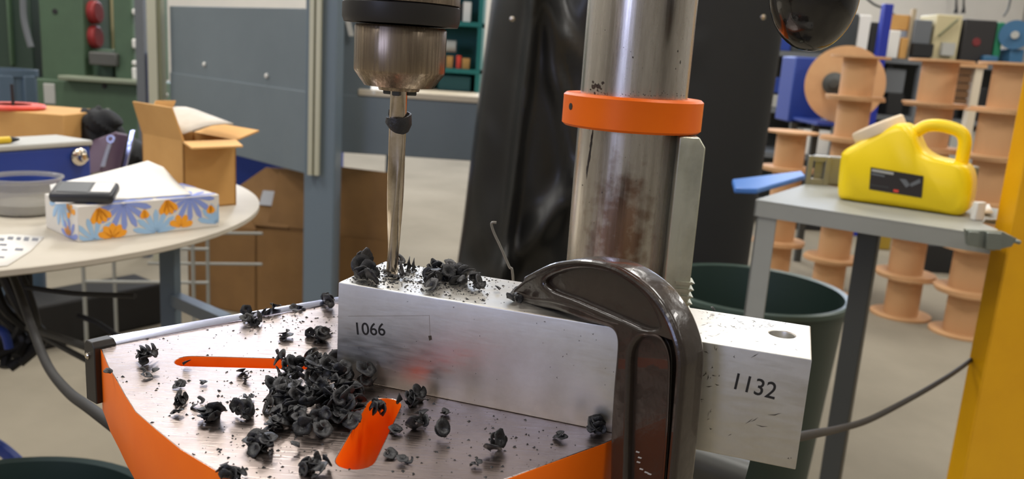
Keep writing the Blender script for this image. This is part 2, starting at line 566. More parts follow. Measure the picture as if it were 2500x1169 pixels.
for k in range(3):
    a = 2 * PI * k / 3 + 0.5
    d = V((math.cos(a), math.sin(a), 0))
    MB().box(AX + d * 0.0063 + V((0, 0, zz(217))), (0.005, 0.004, 0.006), a).build('jaw', M_dkgrey, chuck, bevel=0.0006)
# twist drill
zt = ZB - 0.002
z1 = P(970, 222, AX.y).z
DR = 0.00425
rings = []
N = 150
zfl = zz(335)
for i in range(N + 1):
    z = z1 + 0.004 + (zt - z1 - 0.004) * i / N
    tw = (zfl - z) / 0.26 * 2 * PI if z < zfl else 0
    fl = min(1, max(0, (zz(235) - z) / 0.012))
    r_ = []
    for k in range(40):
        a = 2 * PI * k / 40
        q = abs(math.sin(a))
        rr = DR * (1 - 0.34 * fl * max(0.0, (q - 0.66) / 0.34) ** 0.7)
        if i > N - 6: rr *= 1 - 0.06 * (i - N + 6)
        r_.append(AX + V((math.cos(a - tw) * rr, math.sin(a - tw) * rr, z)))
    rings.append(r_[::-1])
bit = MB().loops(rings).build('drill_bit', M_bit, press, smooth=60)

# feed handle knob, top right
ky = 0.47
kc = P(1988, -22, ky)
kd = (P(1976, 112, ky) - kc)
Rk = Matrix.Rotation(math.radians(-9), 3, 'Y')
MB().ball(kc, (0.0235, 0.0235, 0.0315), n=40, m=24, R=Rk, fn=lambda d: 1 + 0.05 * d.x * d.z).build('feed_knob', mat('black_glossy_knob', (20, 19, 19), 0.16, coat=0.5, bump=0.15, bscale=150), press, label='glossy black egg shaped handle knob')
MB().cyl(kc + Rk @ V((0, 0, 0.028)), V((hc.x + 0.10, hc.y - 0.03, 1.47)), 0.005, n=14).build('feed_handle', M_steel, press)

# work table with two slots in view
def rounded_slot(p, q, wid, n=10):
    p, q = V(p), V(q)
    d = (q - p).normalized()
    s_ = V((-d.y, d.x))
    r = wid / 2
    out = []
    for k in range(n + 1):
        a = -PI / 2 + PI * k / n
        out.append(tuple(q + (d * math.cos(a) + s_ * math.sin(a)) * r))
    for k in range(n + 1):
        a = PI / 2 + PI * k / n
        out.append(tuple(p + (d * math.cos(a) + s_ * math.sin(a)) * r))
    return out


zxy = lambda u, v: Pz(u, v, ZT).xy
outline = [(-.2082, .410), (-.1975, .3935), (-.1846, .3759), (-.1740, .3610), (-.1613, .3441), (-.1460, .3290), (-.1286, .3125), (-.1048, .2943), (-.085, .281), (-.065, .2735), (-.045, .2735), (-.022, .285),
           (.0053, .307), (.0472, .3442), (.058, .3555), (.064, .370), (.060, .395), (-.038, .578), (-.055, .588), (-.070, .579), (-.1125, .536), (-.206, .438), (-.2135, .428), (-.2135, .418)]
s1 = rounded_slot(zxy(462, 881), zxy(760, 889), 0.0138)
s2 = rounded_slot(zxy(938, 988), zxy(868, 1122), 0.0156)
hole = [(AX.x + 0.009 * math.cos(a * PI / 12), AX.y + 0.009 * math.sin(a * PI / 12)) for a in range(24)]
TH = 0.036
cu_parent = press


def tw_(x, y, z):
    return V((x, y, ZT - TH / 2 + z))


tb = curve_mesh('work_table', [outline, s1[::-1], s2[::-1]], TH / 2, 0.0006, tw_, [M_tabletop, M_orange], press, res=1, label='square steel table with orange painted sides and slots')
for p in tb.data.polygons:
    p.material_index = 0 if p.normal.z > 0.6 else 1
# bright bar along the back-left edge, with its black end plate
e0, e1 = V((-.2120, .4270, 0)), V((-.075, .5690, 0))
d = (e1 - e0).normalized()
ez_ = lambda z: V((0, 0, z))
nb = V((-d.y, d.x, 0))
ba0, ba1 = V((-.2085, .4215, 0)), V((-.100, .5330, 0))
sec0 = [ba0 + ez_(ZT - .008), ba0 + ez_(ZT + .0004), ba0 + nb * .0095 + ez_(ZT + .0022), ba0 + nb * .0110 + ez_(ZT + .0020), ba0 + nb * .0115 + ez_(ZT - .008)]
sec1 = [ba1 + ez_(ZT - .008), ba1 + ez_(ZT + .0004), ba1 + nb * .0020 + ez_(ZT + .0018), ba1 + nb * .0060 + ez_(ZT + .0022), ba1 + nb * .007 + ez_(ZT - .008)]
MB().loops([sec0, sec1]).build('edge_bar', M_chrome, tb, bevel=0.0005, label='bright polished bar along the table edge')
bp0 = V((-.2190, .4100, 0))
bd = V((-0.94, -0.34, 0)).normalized()
bs = V((-bd.y, bd.x, 0))
q0, q1 = P(203, 830, .412), P(250, 830, .418)
plate = MB()
zt_ = ZT + 0.0035
pl = [(-0.0055, -0.034), (0.0055, -0.034), (0.0055, -0.0025), (0.003, 0), (-0.003, 0), (-0.0055, -0.0025)]
bc = V((-.2185, .4165, zt_))
bx_, by_ = V((0.80, -0.60, 0)), V((0.60, 0.80, 0))
plate.prism([bc + bx_ * a + V((0, 0, b_)) for a, b_ in pl], by_ * 0.012)
ep = plate.build('end_plate', M_black, tb, bevel=0.0006, label='black end plate with a bright screw')
MB().lathe([(0.0019, 0), (0.0019, 0.0006), (0.0012, 0.0012)], bc + bx_ * -0.0015 + V((0, 0, -0.0085)), axis=-by_, n=16).build('end_screw', M_steel, ep)
# arm that carries the table on the column
am = MB()
am.lathe([(0.049, ZT - 0.125), (0.051, ZT - 0.12), (0.051, ZT - 0.045), (0.049, ZT - 0.04)], CO, n=40)
am.para(V((AX.x + .03, AX.y + .0, ZT - 0.075)), (CO - AX) * 0.72 + V((.02, -.02, 0)), V((-.03, .03, 0)), V((0, 0, 0.037)))
am.build('table_arm', M_black, press, bevel=0.003)
MB().cyl((CO.x + 0.02, CO.y - 0.075, ZT - 0.064), (CO.x + 0.075, CO.y - 0.095, ZT - 0.072), 0.011, n=24).build('arm_lock', M_dkgrey, press)

# ------------------------------------------------------------------ aluminium block
YAW = -0.31338865
ba, bb = V((math.cos(YAW), math.sin(YAW), 0)), V((-math.sin(YAW), math.cos(YAW), 0))
bo = V((-0.08382137, 0.39866829, ZB))
BL, BW, BH = 0.2217, 0.0497, 0.05
block = thing('aluminium_block', 'long sawn aluminium bar clamped across the drill table, numbered 1066 and 1132', 'metal block', bo + ba * BL / 2 + bb * BW / 2 - V((0, 0, BH)))
# body: front profile with a drilled hole through the top near the right end
hx, hy, hr = 0.2092, 0.0292, 0.0056
body = MB()
NS = 32
circ = [(hx + hr * math.cos(2 * PI * k / NS), hy + hr * math.sin(2 * PI * k / NS)) for k in range(NS)]


def block_world(x, y, z):
    return bo + ba * x + bb * y + V((0, 0, z - BH / 2))


blk = curve_mesh('body', [[(0, 0), (BL, 0), (BL, BW), (0, BW)], circ[::-1]], BH / 2, 0.0007, block_world, M_block, block, res=2)
ez = V((0, 0, 1))
fo = bo - bb * 0.00008


def front(u, v):
    return Ppl(u, v, fo, bb)


nb_ = (ba * math.cos(0.01) + ez * math.sin(0.01))
t1 = ba * math.cos(.135) + ez * math.sin(.135)
text('engraved_number', '1066', 0.0089, front(864, 816), t1, -ba * math.sin(.135) + ez * math.cos(.135), M_ink, block, 1.0, .00006)
t2 = (ba * math.cos(-0.09) + ez * math.sin(-0.09))
text('engraved_number', '1132', 0.0106, front(1781, 946), t2, -ba * math.sin(-.09) + ez * math.cos(-.09), M_ink, block, 0.9, .00006)
# clear label tape round 1066: hairline outline
tp = MB()
for (a_, b__) in (((850, 772), (1048, 770)), ((1048, 770), (1050, 828)), ((848, 842), (1000, 852))):
    a3, b3 = front(*a_), front(*b__)
    dd = (b3 - a3).normalized()
    nn = dd.cross(bb) * 0.00007
    tp.add([a3 - nn, b3 - nn, b3 + nn, a3 + nn], [(0, 1, 2, 3)])
tp.build('tape_edge', mat('tape_line', (128, 120, 106), 0.6), block, smooth=0)
tape = MB()
c4 = [front(*q) for q in ((849, 772), (1049, 771), (1051, 858), (847, 846))]
st = MB()
p3 = front(1049, 826)
st.add([p3 + ba * x + ez * z for x, z in ((-.0008, .0012), (.0008, .0016), (.0012, -.0004), (-.0002, -.0012))], [(0, 1, 2, 3)])
# dark nicks and scratches on the faces
random.seed(3)
for (u, v, n, sp, L) in ((1700, 870, 9, 26, .0035), (1725, 925, 16, 20, .0030), (1760, 830, 5, 30, .004), (1720, 1030, 5, 30, .004), (1850, 1030, 4, 22, .006), (1700, 990, 5, 30, .003),
                      (1800, 865, 4, 40, .004), (1420, 790, 10, 40, .0015), (1440, 890, 10, 60, .0012), (1000, 900, 14, 120, .0009), (1200, 870, 14, 160, .0009), (1930, 1120, 2, 10, .0012), (990, 737, 1, 3, .0012)):
    for k in range(n):
        p = front(u + random.gauss(0, sp), v + random.gauss(0, sp * .6))
        rel = p - bo
        if not (0.002 < rel.dot(ba) < BL - .002 and -BH + .002 < rel.z < -.002): continue
        a = random.choice((random.gauss(1.3, .35), random.gauss(.3, .5)))
        d1 = (ba * math.cos(a) + ez * math.sin(a)) * (L * random.uniform(.3, 1))
        w1 = (-ba * math.sin(a) + ez * math.cos(a)) * random.uniform(.00008, .00025)
        mid = p + d1 * .5 + w1 * random.uniform(-3, 3)
        st.add([p - w1 * .3, mid - w1, p + d1, mid + w1], [(0, 1, 2, 3)])
for (u, v, n, sp) in ((1830, 795, 60, 55), (1720, 770, 30, 40), (1900, 850, 8, 40), (1760, 815, 16, 50)):
    for k in range(n):
        p = Pz(u + random.gauss(0, sp), v + random.gauss(0, sp * .22), ZB + .00008)
        rel = p - bo
        if not (0.172 < rel.dot(ba) < BL - .002 and .002 < rel.dot(bb) < BW - .002): continue
        if (rel.dot(ba) - hx) ** 2 + (rel.dot(bb) - hy) ** 2 < .007 ** 2: continue
        a = random.uniform(0, PI)
        d1 = (ba * math.cos(a) + bb * math.sin(a)) * random.uniform(.001, .005)
        w1 = (-ba * math.sin(a) + bb * math.cos(a)) * random.uniform(.00006, .0002)
        mid = p + d1 * .5 + w1 * random.uniform(-4, 4)
        st.add([p, mid - w1, p + d1, mid + w1], [(0, 1, 2, 3)])
st.build('scratches', mat('scratch_dark', (70, 62, 52), 0.6), block, smooth=0)

# ------------------------------------------------------------------ C-clamp
tipw = Pz(1262, 716, ZB)
spw = front(1575, 900) - bb * 0.011
ch_ = V((spw.x - tipw.x, spw.y - tipw.y, 0)).normalized()
cn = V((ch_.y, -ch_.x, 0))
if cn.y > 0: cn = -cn                                       # towards the camera
co = V((spw.x, spw.y, ZB))
clamp = thing('c_clamp', 'dark brown cast C-clamp holding the aluminium block down to the table', 'clamp', co + V((0, 0, -0.14)))


def cpx(u, v):
    p = Ppl(u, v, co + cn * 0.007, cn) - co
    return (p.dot(ch_), p.z)


outer = [(1252, 706), (1272, 688), (1300, 667), (1345, 645), (1395, 634), (1445, 635), (1500, 647), (1552, 675), (1600, 716), (1638, 770), (1662, 830), (1671, 880), (1668, 940), (1660, 1040), (1648, 1169)]
inner = [(1488, 1169), (1490, 1060), (1496, 950), (1503, 870), (1504, 828), (1494, 806), (1470, 795), (1430, 783), (1385, 768), (1350, 757), (1305, 748), (1268, 737), (1250, 722)]
o2 = [cpx(*q) for q in outer]
i2 = [cpx(*q) for q in inner]
zlow = -0.125
xo, xi = o2[-1][0] - 0.0015, i2[0][0] - 0.0005
outl = smooth2d(o2, 5, False) + [(xo, zlow + 0.02), (xo - .008, zlow + .005), (xo - .02, zlow), (xi - 0.045, zlow), (xi - 0.045, zlow + .016), (xi - .008, zlow + .016), (xi, zlow + .024)] + smooth2d(i2, 5, False)
pk1 = smooth2d([cpx(*q) for q in [(1330, 686), (1375, 664), (1430, 657), (1490, 668), (1535, 692), (1575, 728), (1598, 768), (1605, 800), (1570, 800), (1535, 785), (1470, 757), (1400, 727), (1350, 708)]], 4)
pk2 = smooth2d([cpx(*q) for q in [(1531, 1169), (1533, 1060), (1537, 930), (1541, 860), (1560, 828), (1585, 822), (1610, 833), (1625, 870), (1626, 930), (1620, 1060), (1612, 1169)]], 4, False)
pk2 = pk2 + [(pk2[-1][0] - .001, zlow + .022), (pk2[0][0] + .001, zlow + .022)]


def clamp_world(x, y, z):
    return co + ch_ * x + V((0, 0, y)) + cn * z


curve_mesh('frame', [outl, pk1[::-1], pk2[::-1]], 0.0075, 0.0022, clamp_world, M_clamp, clamp, res=4)


def inset(poly, f):
    cx, cy = sum(p[0] for p in poly) / len(poly), sum(p[1] for p in poly) / len(poly)
    return [(cx + (x - cx) * f, cy + (y - cy) * f) for x, y in poly]


curve_mesh('web', [inset(pk1, 1.12), inset(pk2, 1.06)], 0.0040, 0.0006, clamp_world, M_clamp, clamp, res=1, label='recessed web of the clamp frame')
# raised outer rim
rim = [clamp_world(x, y, 0.0068) for x, y in smooth2d([(a - .0 , b - .0) for a, b in [cpx(*q) for q in [(1285, 683), (1345, 653), (1395, 643), (1445, 644), (1497, 656), (1546, 683), (1592, 722), (1628, 774), (1651, 832), (1660, 882), (1657, 940), (1649, 1040), (1637, 1169)]]], 4, False)]
MB().tube(rim, 0.0016, n=10, sub=1).build('rim_bead', M_clamp, clamp)
rib = [clamp_world(x, y, 0.0068) for x, y in smooth2d([cpx(*q) for q in [(1262, 716), (1300, 729), (1350, 735), (1410, 752), (1465, 776), (1512, 790)]], 4, False)]
MB().tube(rib, lambda t: 0.0016 * (1 - 0.5 * t), n=10, sub=1).build('rim_bead', M_clamp, clamp)
# nose pad pressing on the block
pd = tipw + ch_ * 0.006
MB().lathe([(0.0072, 0.0001), (0.0075, 0.0012), (0.0055, 0.004)], V((pd.x, pd.y, ZB)), n=24).build('anvil_pad', M_clamp, clamp)
# screw from below
sx_ = co + ch_ * (xi - 0.036)
MB().cyl(sx_ + V((0, 0, zlow - 0.06)), V((sx_.x, sx_.y, ZT - TH - 0.004)), 0.0055, n=20).build('clamp_screw', M_dkgrey, clamp)
MB().lathe([(0.010, 0), (0.011, 0.003), (0.006, 0.0045)], V((sx_.x, sx_.y, ZT - TH - 0.0055)), n=24).build('swivel_pad', M_dkgrey, clamp)
# scuffs low on the spine
sf = MB()
for (u, v) in ((1541, 1108), (1546, 1122), (1543, 1133), (1550, 1150), (1562, 1158), (1570, 1162)):
    p = clamp_world(*cpx(u, v), 0.0042 if False else 0.00405)
    sf.add([p + ch_ * a_ + ez * b_ for a_, b_ in ((0, 0), (.0018, .0003), (.0022, .001), (.0003, .0008))], [(0, 1, 2, 3)])
sf.build('paint_scuffs', M_ltgrey, clamp, smooth=0)

# ------------------------------------------------------------------ swarf
def curl_mesh(kind, seed):
    rnd = random.Random(seed)
    R = {'auger': .0046, 'cup': .0048, 'flake': .0054, 'strip': .0036, 'cone': .0054}[kind]
    turns = {'auger': rnd.uniform(1.5, 2.3), 'cup': rnd.uniform(.85, 1.1), 'flake': rnd.uniform(.4, .6), 'strip': rnd.uniform(.6, 1.0), 'cone': rnd.uniform(1.7, 2.3)}[kind]
    pitch = {'auger': .0027, 'cup': .0018, 'flake': .002, 'strip': .004, 'cone': .0030}[kind]
    n = int(14 * turns) + 6
    rows = []
    for i in range(n + 1):
        t = i / n
        a = 2 * PI * turns * t
        tap = math.sin(PI * min(1, max(.08, t * .92 + .06))) ** .45
        ro = R * (.55 + .45 * tap) * (1 + .08 * math.sin(5 * a + seed))
        ri = R * (.08 if kind != 'strip' else .3)
        if kind == 'cone': ro = R * (.45 + .6 * t); ri = ro * .12
        z = pitch * turns * (t - .5)
        cone = R * (.35 + .25 * rnd.random()) if i == 0 else cone
        row = []
        for k, (f, dz) in enumerate(((0, 0), (.55, .28), (1, .25))):
            r = ri + (ro - ri) * f * tap
            row.append(V((math.cos(a) * r, math.sin(a) * r, z + cone * dz * 2 * f)))
        rows.append(row)
    vs = [p for r in rows for p in r]
    off = len(vs)
    th = .00035
    vs += [p + V((0, 0, -th)) for p in vs]
    fs = []
    for i in range(n):
        for k in range(2):
            q = (i * 3 + k, i * 3 + k + 1, i * 3 + k + 4, i * 3 + k + 3)
            fs += [q, tuple(x + off for x in q[::-1])]
        for k in (0, 2):
            q = (i * 3 + k, i * 3 + k + 3, i * 3 + k + 3 + off, i * 3 + k + off)
            fs.append(q if k == 0 else q[::-1])
    for i in (0, n):
        for k in range(2):
            fs.append((i * 3 + k, i * 3 + k + off, i * 3 + k + 1 + off, i * 3 + k + 1))
    me = bpy.data.meshes.new('swarf_curl')
    me.from_pydata([tuple(p) for p in vs], [], fs)
    me.materials.append(M_swarf)
    me.validate()
    me.shade_smooth()
    return me


CURL = {k: [curl_mesh(k, s) for s in range(n)] for k, n in (('auger', 4), ('cup', 4), ('flake', 4), ('strip', 3), ('cone', 2))}


def curl(p, kind, scale, label, group=None, rot=None):
    o = bpy.data.objects.new('swarf_curl', random.choice(CURL[kind]))
    C.objects.link(o)
    o.location = p
    o.rotation_euler = rot or (random.uniform(-1.3, 1.3), random.uniform(-1.3, 1.3), random.uniform(0, 6.28))
    o.scale = (scale,) * 3
    _tag(o, label, 'swarf', group, None)
    return o


random.seed(11)
KINDS = ['auger', 'auger', 'cup', 'cup', 'cup', 'flake', 'cone']
# the big heap at the foot of the block
hl = 'black curled plastic shaving in the big heap below the 1066 end'
n = 0
hc0 = zxy(765, 975)
while n < 130:
    a, r = random.uniform(0, 2 * PI), math.sqrt(random.random())
    u = 785 + r * math.cos(a) * 135
    v = 975 + r * math.sin(a) * 92
    if r > .75 and random.random() < .5: continue
    lev = max(0, 1 - r ** 1.6) * .013 * random.random() ** .8
    p = Pz(u, v, ZT)
    rel = (p - bo)
    if rel.dot(bb) > -0.004 and rel.dot(ba) > -.004: continue
    if u > 870 and 960 < v < 1150: continue
    du, dv = u - 785, v - 975
    wh = ('on the crown of the big heap' if r < .35 else 'at the back of the big heap by the left slot' if dv < -30 and du < 30 else 'at the back right of the big heap against the block' if dv < -20
          else 'at the left edge of the big heap' if du < -55 else 'at the front of the big heap' if dv > 25 else 'at the right side of the big heap by the large slot')
    curl(p + V((0, 0, .003 + lev)), random.choice(KINDS), random.uniform(.75, 1.15), 'black curled shaving ' + wh, 'heap shavings ' + wh)
    n += 1
for (u, v, k) in ((690, 905, 'cone'), (700, 925, 'cone'), (820, 1010, 'cone'), (845, 1005, 'auger'), (800, 930, 'cone'), (890, 935, 'auger')):
    curl(Pz(u, v + 15, ZT) + V((0, 0, .010)), k, random.uniform(1.0, 1.3), 'large black cone shaped curl standing out of the big heap', 'large curls in the heap')
# clusters and strays on the table: (u, v, number, spread px, kinds, label)
CL = [
    (352, 878, 7, 22, 'black shaving in the small cluster at the left corner of the table'),
    (362, 908, 3, 18, 'black flake just in front of the cluster at the table\'s left corner'),
    (270, 912, 1, 2, 'thin black sliver hanging on the table\'s left rim'),
    (436, 938, 3, 8, 'black shaving at the top of the upright chain left of the heap'),
    (436, 975, 4, 10, 'black shaving in the thick clump of the chain left of the heap'),
    (437, 1005, 3, 8, 'black shaving at the foot of the chain left of the heap'),
    (500, 935, 2, 14, 'lone black flake left of the heap below the orange slot'),
    (487, 980, 2, 14, 'black splinter right of the upright chain of shavings'),
    (515, 1020, 6, 24, 'black shaving in the ragged row left of the heap'),
    (597, 1012, 6, 14, 'black shaving in the twisted stack left of the heap'),
    (597, 912, 3, 14, 'black shaving by the front edge of the left slot'),
    (605, 968, 3, 12, 'black shred between left slot and the twisted stack'),
    (632, 1090, 14, 26, 'black shaving in the round clump in front of the heap'),
    (675, 1040, 6, 20, 'black shaving between the heap and the round clump'),
    (728, 1092, 1, 3, 'crescent shaped black shaving left of the big orange slot'),
    (560, 1158, 4, 16, 'black shaving at the front rim of the table, bottom left'),
    (780, 1152, 8, 34, 'black shaving at the bottom of the picture left of the big slot'),
    (445, 890, 1, 3, 'black curl lying in the rounded end of the left slot'),
    (617, 778, 6, 22, 'black shaving in the clump by the bright edge bar'),
    (655, 760, 3, 14, 'black ring shaving leaning on the bright edge bar'),
    (700, 822, 2, 8, 'small black ring on the table behind the left slot'),
    (778, 822, 9, 24, 'black shaving in the loose clump beside the block end'),
    (795, 742, 5, 20, 'black shaving behind the block end at the edge bar'),
    (720, 752, 3, 25, 'black crumb like shaving along the edge bar'),
    (930, 1010, 6, 20, 'black shaving lodged over the big orange slot'),
    (1010, 985, 8, 26, 'black shaving along the foot of the block right of the slot'),
    (1020, 1035, 5, 18, 'black shaving in the tangle right of the big slot'),
    (1085, 1010, 3, 12, 'black bent shaving at the foot of the block'),
    (975, 1052, 3, 14, 'black flat shaving just right of the big slot'),
    (950, 1105, 2, 8, 'black double flake right of the slot\'s lower end'),
    (993, 1120, 2, 12, 'low black flake in front of the round ball curl'),
    (1160, 1132, 1, 3, 'black pointed chip near the front of the table, right'),
    (1450, 1055, 8, 18, 'black shaving in the clump wedged between block and clamp'),
    (1372, 1065, 2, 7, 'tiny black sliver left of the clump by the clamp'),
]
for (u, v, nn, sp, lb) in CL:
    for k in range(nn):
        uu, vv = u + random.gauss(0, sp * .5), v + random.gauss(0, sp * .28)
        p = Pz(uu, vv + 6, ZT)
        rel = p - bo
        if rel.dot(bb) > -0.003 and rel.dot(ba) > -.003: p = p - bb * (rel.dot(bb) + .004)
        hgt = .0014 + (.0040 * random.random() if nn > 4 else 0)
        small = nn <= 3 and 'ring' not in lb
        fl_ = (random.uniform(-.5, .5), random.uniform(-.5, .5), random.uniform(0, 6.28)) if small else None
        curl(p + V((0, 0, hgt)), random.choice(KINDS if not small else ['flake', 'strip', 'cup']), random.uniform(.55, .8) if small else random.uniform(.7, 1.0), lb, ('shavings: ' + lb[:40]) if nn > 1 else None, fl_)
curl(Pz(1075, 1070, ZT) + V((0, 0, .0045)), 'cone', 1.0, 'black shaving rolled into a ball, alone right of the big slot', None, (.9, .5, .4))
curl(Pz(1212, 1095, ZT) + V((0, 0, .0045)), 'auger', 1.0, 'tall black curl with an open loop, alone towards the clamp', None, (1.3, .2, .9))
curl(Pz(1200, 1112, ZT) + V((0, 0, .003)), 'cup', 1.0, 'black cup shaped flake leaning on the tall curl with the open loop', None, (.5, .6, 2))
# shavings on top of the block
for i, (u, v, s_, k, r) in enumerate([(880, 660, 1.4, 'cone', (1.2, .5, .2)), (888, 640, 1.25, 'auger', (1.4, .3, 1)), (905, 668, 1.35, 'cup', (1.2, -.4, .5)), (902, 688, 1.25, 'cup', (1.1, .2, 2.2)), (885, 680, 1.1, 'auger', (.8, .4, 3))]):
    curl(Pz(u, v + 8, ZB) + V((0, 0, .004)), k, s_, 'black curl in the stacked clump on the left end of the block', 'curls on the left end of the block', r)
for k in range(42):
    u, v = 1095 + random.gauss(0, 40), 688 + random.gauss(0, 15)
    p = Pz(u, v, ZB)
    rel = p - bo
    if not (.004 < rel.dot(bb) < BW - .004): continue
    curl(p + V((0, 0, .002 + .005 * random.random())), random.choice(KINDS), random.uniform(.7, 1.1), 'black shaving in the pile on top of the block right of the drill', 'shavings piled on the block')
curl(Pz(1163, 708, ZB) + V((0, 0, .0038)), 'cone', .95, 'big open black curl on the block at the right of the pile', None, (1.1, .3, 1.0))
curl(Pz(1218, 712, ZB) + V((0, 0, .0012)), 'flake', .6, 'small flat black flake on the block near the clamp nose', None, (.2, .2, 1.0))
for u, v in ((960, 682), (975, 680), (950, 680), (940, 672), (985, 676)):
    curl(Pz(u, v, ZB) + V((0, 0, .0012)), random.choice(['flake', 'cup']), .62, 'black flake where the drill enters the block', 'flakes round the drill tip', (random.uniform(-.3, .3), random.uniform(-.3, .3), random.uniform(0, 6)))
for u, v in ((1250, 732), (1262, 745), (1240, 735)):
    curl(Pz(u, v, ZB) + V((0, 0, .0015)), 'flake', .75, 'black flake jammed under the clamp nose', 'flakes under the clamp nose')
curl(Pz(1742, 764, ZB) + V((0, 0, .0015)), 'strip', .6, 'single black sliver on the block right of the clamp', None, (.6, .2, .5))
# the ring of swarf wrapped round the drill
wr = MB()
zw = zz(303)
rings = []
for i in range(26):
    t = i / 25
    a = -2.9 + 5.2 * t
    rr = .0050 + .0028 * max(0, t - .45) * 1.8
    h = .0020 + .0022 * math.sin(PI * t)
    z = zw + .0085 * max(0, t - .4) - .0005 + .0012 * max(0, .25 - t) * 6
    dd = V((math.cos(a), math.sin(a), 0))
    th = .0009
    rings.append([AX + dd * rr + V((0, 0, z - h)), AX + dd * (rr + th * 1.4) + V((0, 0, z - h * .3)), AX + dd * (rr + th) + V((0, 0, z + h)), AX + dd * rr + V((0, 0, z + h))])
wr.loops([r[::-1] for r in rings])
wr.build('swarf_curl', M_swarf, None, label='black shaving wrapped round the middle of the drill bit', cat='swarf')


def crumbs(name, label, n, gen):
    mb = MB()
    for _ in range(n):
        p = gen()
        if p is None: continue
        s_ = .0003 + .0009 * random.random() ** 3
        a = random.uniform(0, 6.28)
        d1 = V((math.cos(a), math.sin(a), 0)) * s_
        d2 = V((-d1.y, d1.x, 0)) * random.uniform(.4, .9)
        mb.add([p - d1 - d2, p + d1 - d2 * .6, p + d2, p + V((0, 0, s_ * .7))], [(0, 1, 3), (1, 2, 3), (2, 0, 3), (2, 1, 0)])
    return mb.build(name, M_swarf, None, label=label, cat='swarf', kind='stuff', smooth=0)


def in_poly(x, y, poly):
    c_ = False
    for i in range(len(poly)):
        (x1, y1), (x2, y2) = poly[i], poly[i - 1]
        if (y1 > y) != (y2 > y) and x < (x2 - x1) * (y - y1) / (y2 - y1) + x1: c_ = not c_
    return c_


def gen_table():
    if random.random() < .55:
        u, v, sp, _ = random.choice([(785, 975, 120, 0), (640, 1080, 60, 0), (780, 815, 40, 0), (1000, 1020, 60, 0), (610, 780, 40, 0), (700, 770, 60, 0), (580, 960, 90, 0), (1150, 1050, 120, 0)])
        p = Pz(u + random.gauss(0, sp), v + random.gauss(0, sp * .5), ZT)
    else:
        p = Pz(random.uniform(280, 1450), random.uniform(740, 1168), ZT)
    rel = p - bo
    if rel.dot(bb) > 0 and rel.dot(ba) > 0: return None
    if not in_poly(p.x, p.y, outline) or in_poly(p.x, p.y, s1) or in_poly(p.x, p.y, s2): return None
    return p


def gen_block():
    u, v, sp = random.choice([(1090, 690, 60), (900, 675, 35), (960, 675, 40), (1040, 660, 60), (1130, 700, 80), (1000, 665, 60)])
    p = Pz(u + random.gauss(0, sp), v + random.gauss(0, sp * .35), ZB)
    rel = p - bo
    return p if (.0008 < rel.dot(bb) < BW - .0008 and rel.dot(ba) > .001) else None


crumbs('swarf_crumbs', 'fine black swarf crumbs strewn over the work table', 1300, gen_table)
crumbs('swarf_crumbs', 'fine black swarf crumbs strewn over the top of the block', 1500, gen_block)

# stiff grey wire behind the block
w0 = P(1252, 672, .475)
MB().tube([P(1212, 543, .475), P(1200, 545, .475), P(1206, 568, .475), P(1222, 602, .475), P(1243, 650, .475), w0, V((w0.x + .004, w0.y, ZT + .001))], .0008, n=8, sub=5).build('wire', mat('grey_wire', (150, 148, 140), .4, .6), None, label='stiff grey wire with a bent tip standing behind the block', cat='wire')

# ------------------------------------------------------------------ left: round table and what lies on it
TZ = CZ - 0.30
TC, TR = V((-0.9668, 1.3863, 0)), 0.515
tbl = thing('round_table', 'round pale grey workshop table at the left, loaded with boxes and papers', 'table', (TC.x, TC.y, 0))
MB().lathe([(TR - .006, TZ - .012), (TR, TZ - .009), (TR, TZ - .002), (TR - .003, TZ)], TC, n=96).build('tabletop', M_table, tbl)
lp = P(415, 650, 1.5)
lp2 = P(545, 782, 1.32)
LEGS = [(lp.x, lp.y), (TC.x - .33, TC.y + .25), (TC.x - .3, TC.y - .3), (TC.x + .22, TC.y - .25)]
for i, (x, y) in enumerate(LEGS[:3]):
    MB().box((x, y, (TZ - .012) / 2), (.029, .029, TZ - .012)).build('leg', M_panel2, tbl, bevel=.002)
rl0 = V((lp.x, lp.y, P(415, 728, 1.5).z))
MB().para(rl0 + V((0, -.01, -.011)), V((lp2.x - lp.x, lp2.y - lp.y, P(545, 785, 1.32).z - rl0.z)), V((.01, .02, 0)), V((0, 0, .022))).build('rail', M_panel2, tbl)
MB().box((lp2.x, lp2.y + .01, (P(545, 785, 1.32).z - .01) / 2), (.026, .026, P(545, 785, 1.32).z - .01)).build('leg', M_panel2, tbl)

# tissue box
A0, A1, A2 = Pz(192, 592, TZ), Pz(536, 552, TZ), Pz(100, 557, TZ)
ta = (A1 - A0)
tbk = V((-ta.y, ta.x, 0)).normalized() * 0.118
TBH = 0.052
M_tis = mat('tissue_box_card', (226, 222, 214), 0.5)
tis = thing('tissue_box', 'flat tissue box with blue and orange flower print on the round table', 'tissue box', (A0 + A1) / 2)
MB().para(A0, ta, tbk, V((0, 0, TBH))).build('carton', M_tis, tis, bevel=.0015)
tx, tn = ta.normalized(), tbk.normalized()


def petal_fan(mb, c, ex, ey, n, L, wd, a0, a1):
    nrm = ex.cross(ey)
    for k in range(n):
        a = a0 + (a1 - a0) * k / max(1, n - 1)
        d = ex * math.cos(a) + ey * math.sin(a)
        s_ = -ex * math.sin(a) + ey * math.cos(a)
        pts = [c + d * (L * t) + s_ * (wd * w_) for t, w_ in ((0.05, -.15), (.45, -.42), (.8, -.5), (1, -.15), (1, .15), (.8, .5), (.45, .42), (.05, .15))]
        mb.add([p + nrm * 0 for p in pts], [tuple(range(8))])


def on_front(s_, h): return A0 - tn * .0004 + tx * (ta.length * s_) + ez * (TBH * h)


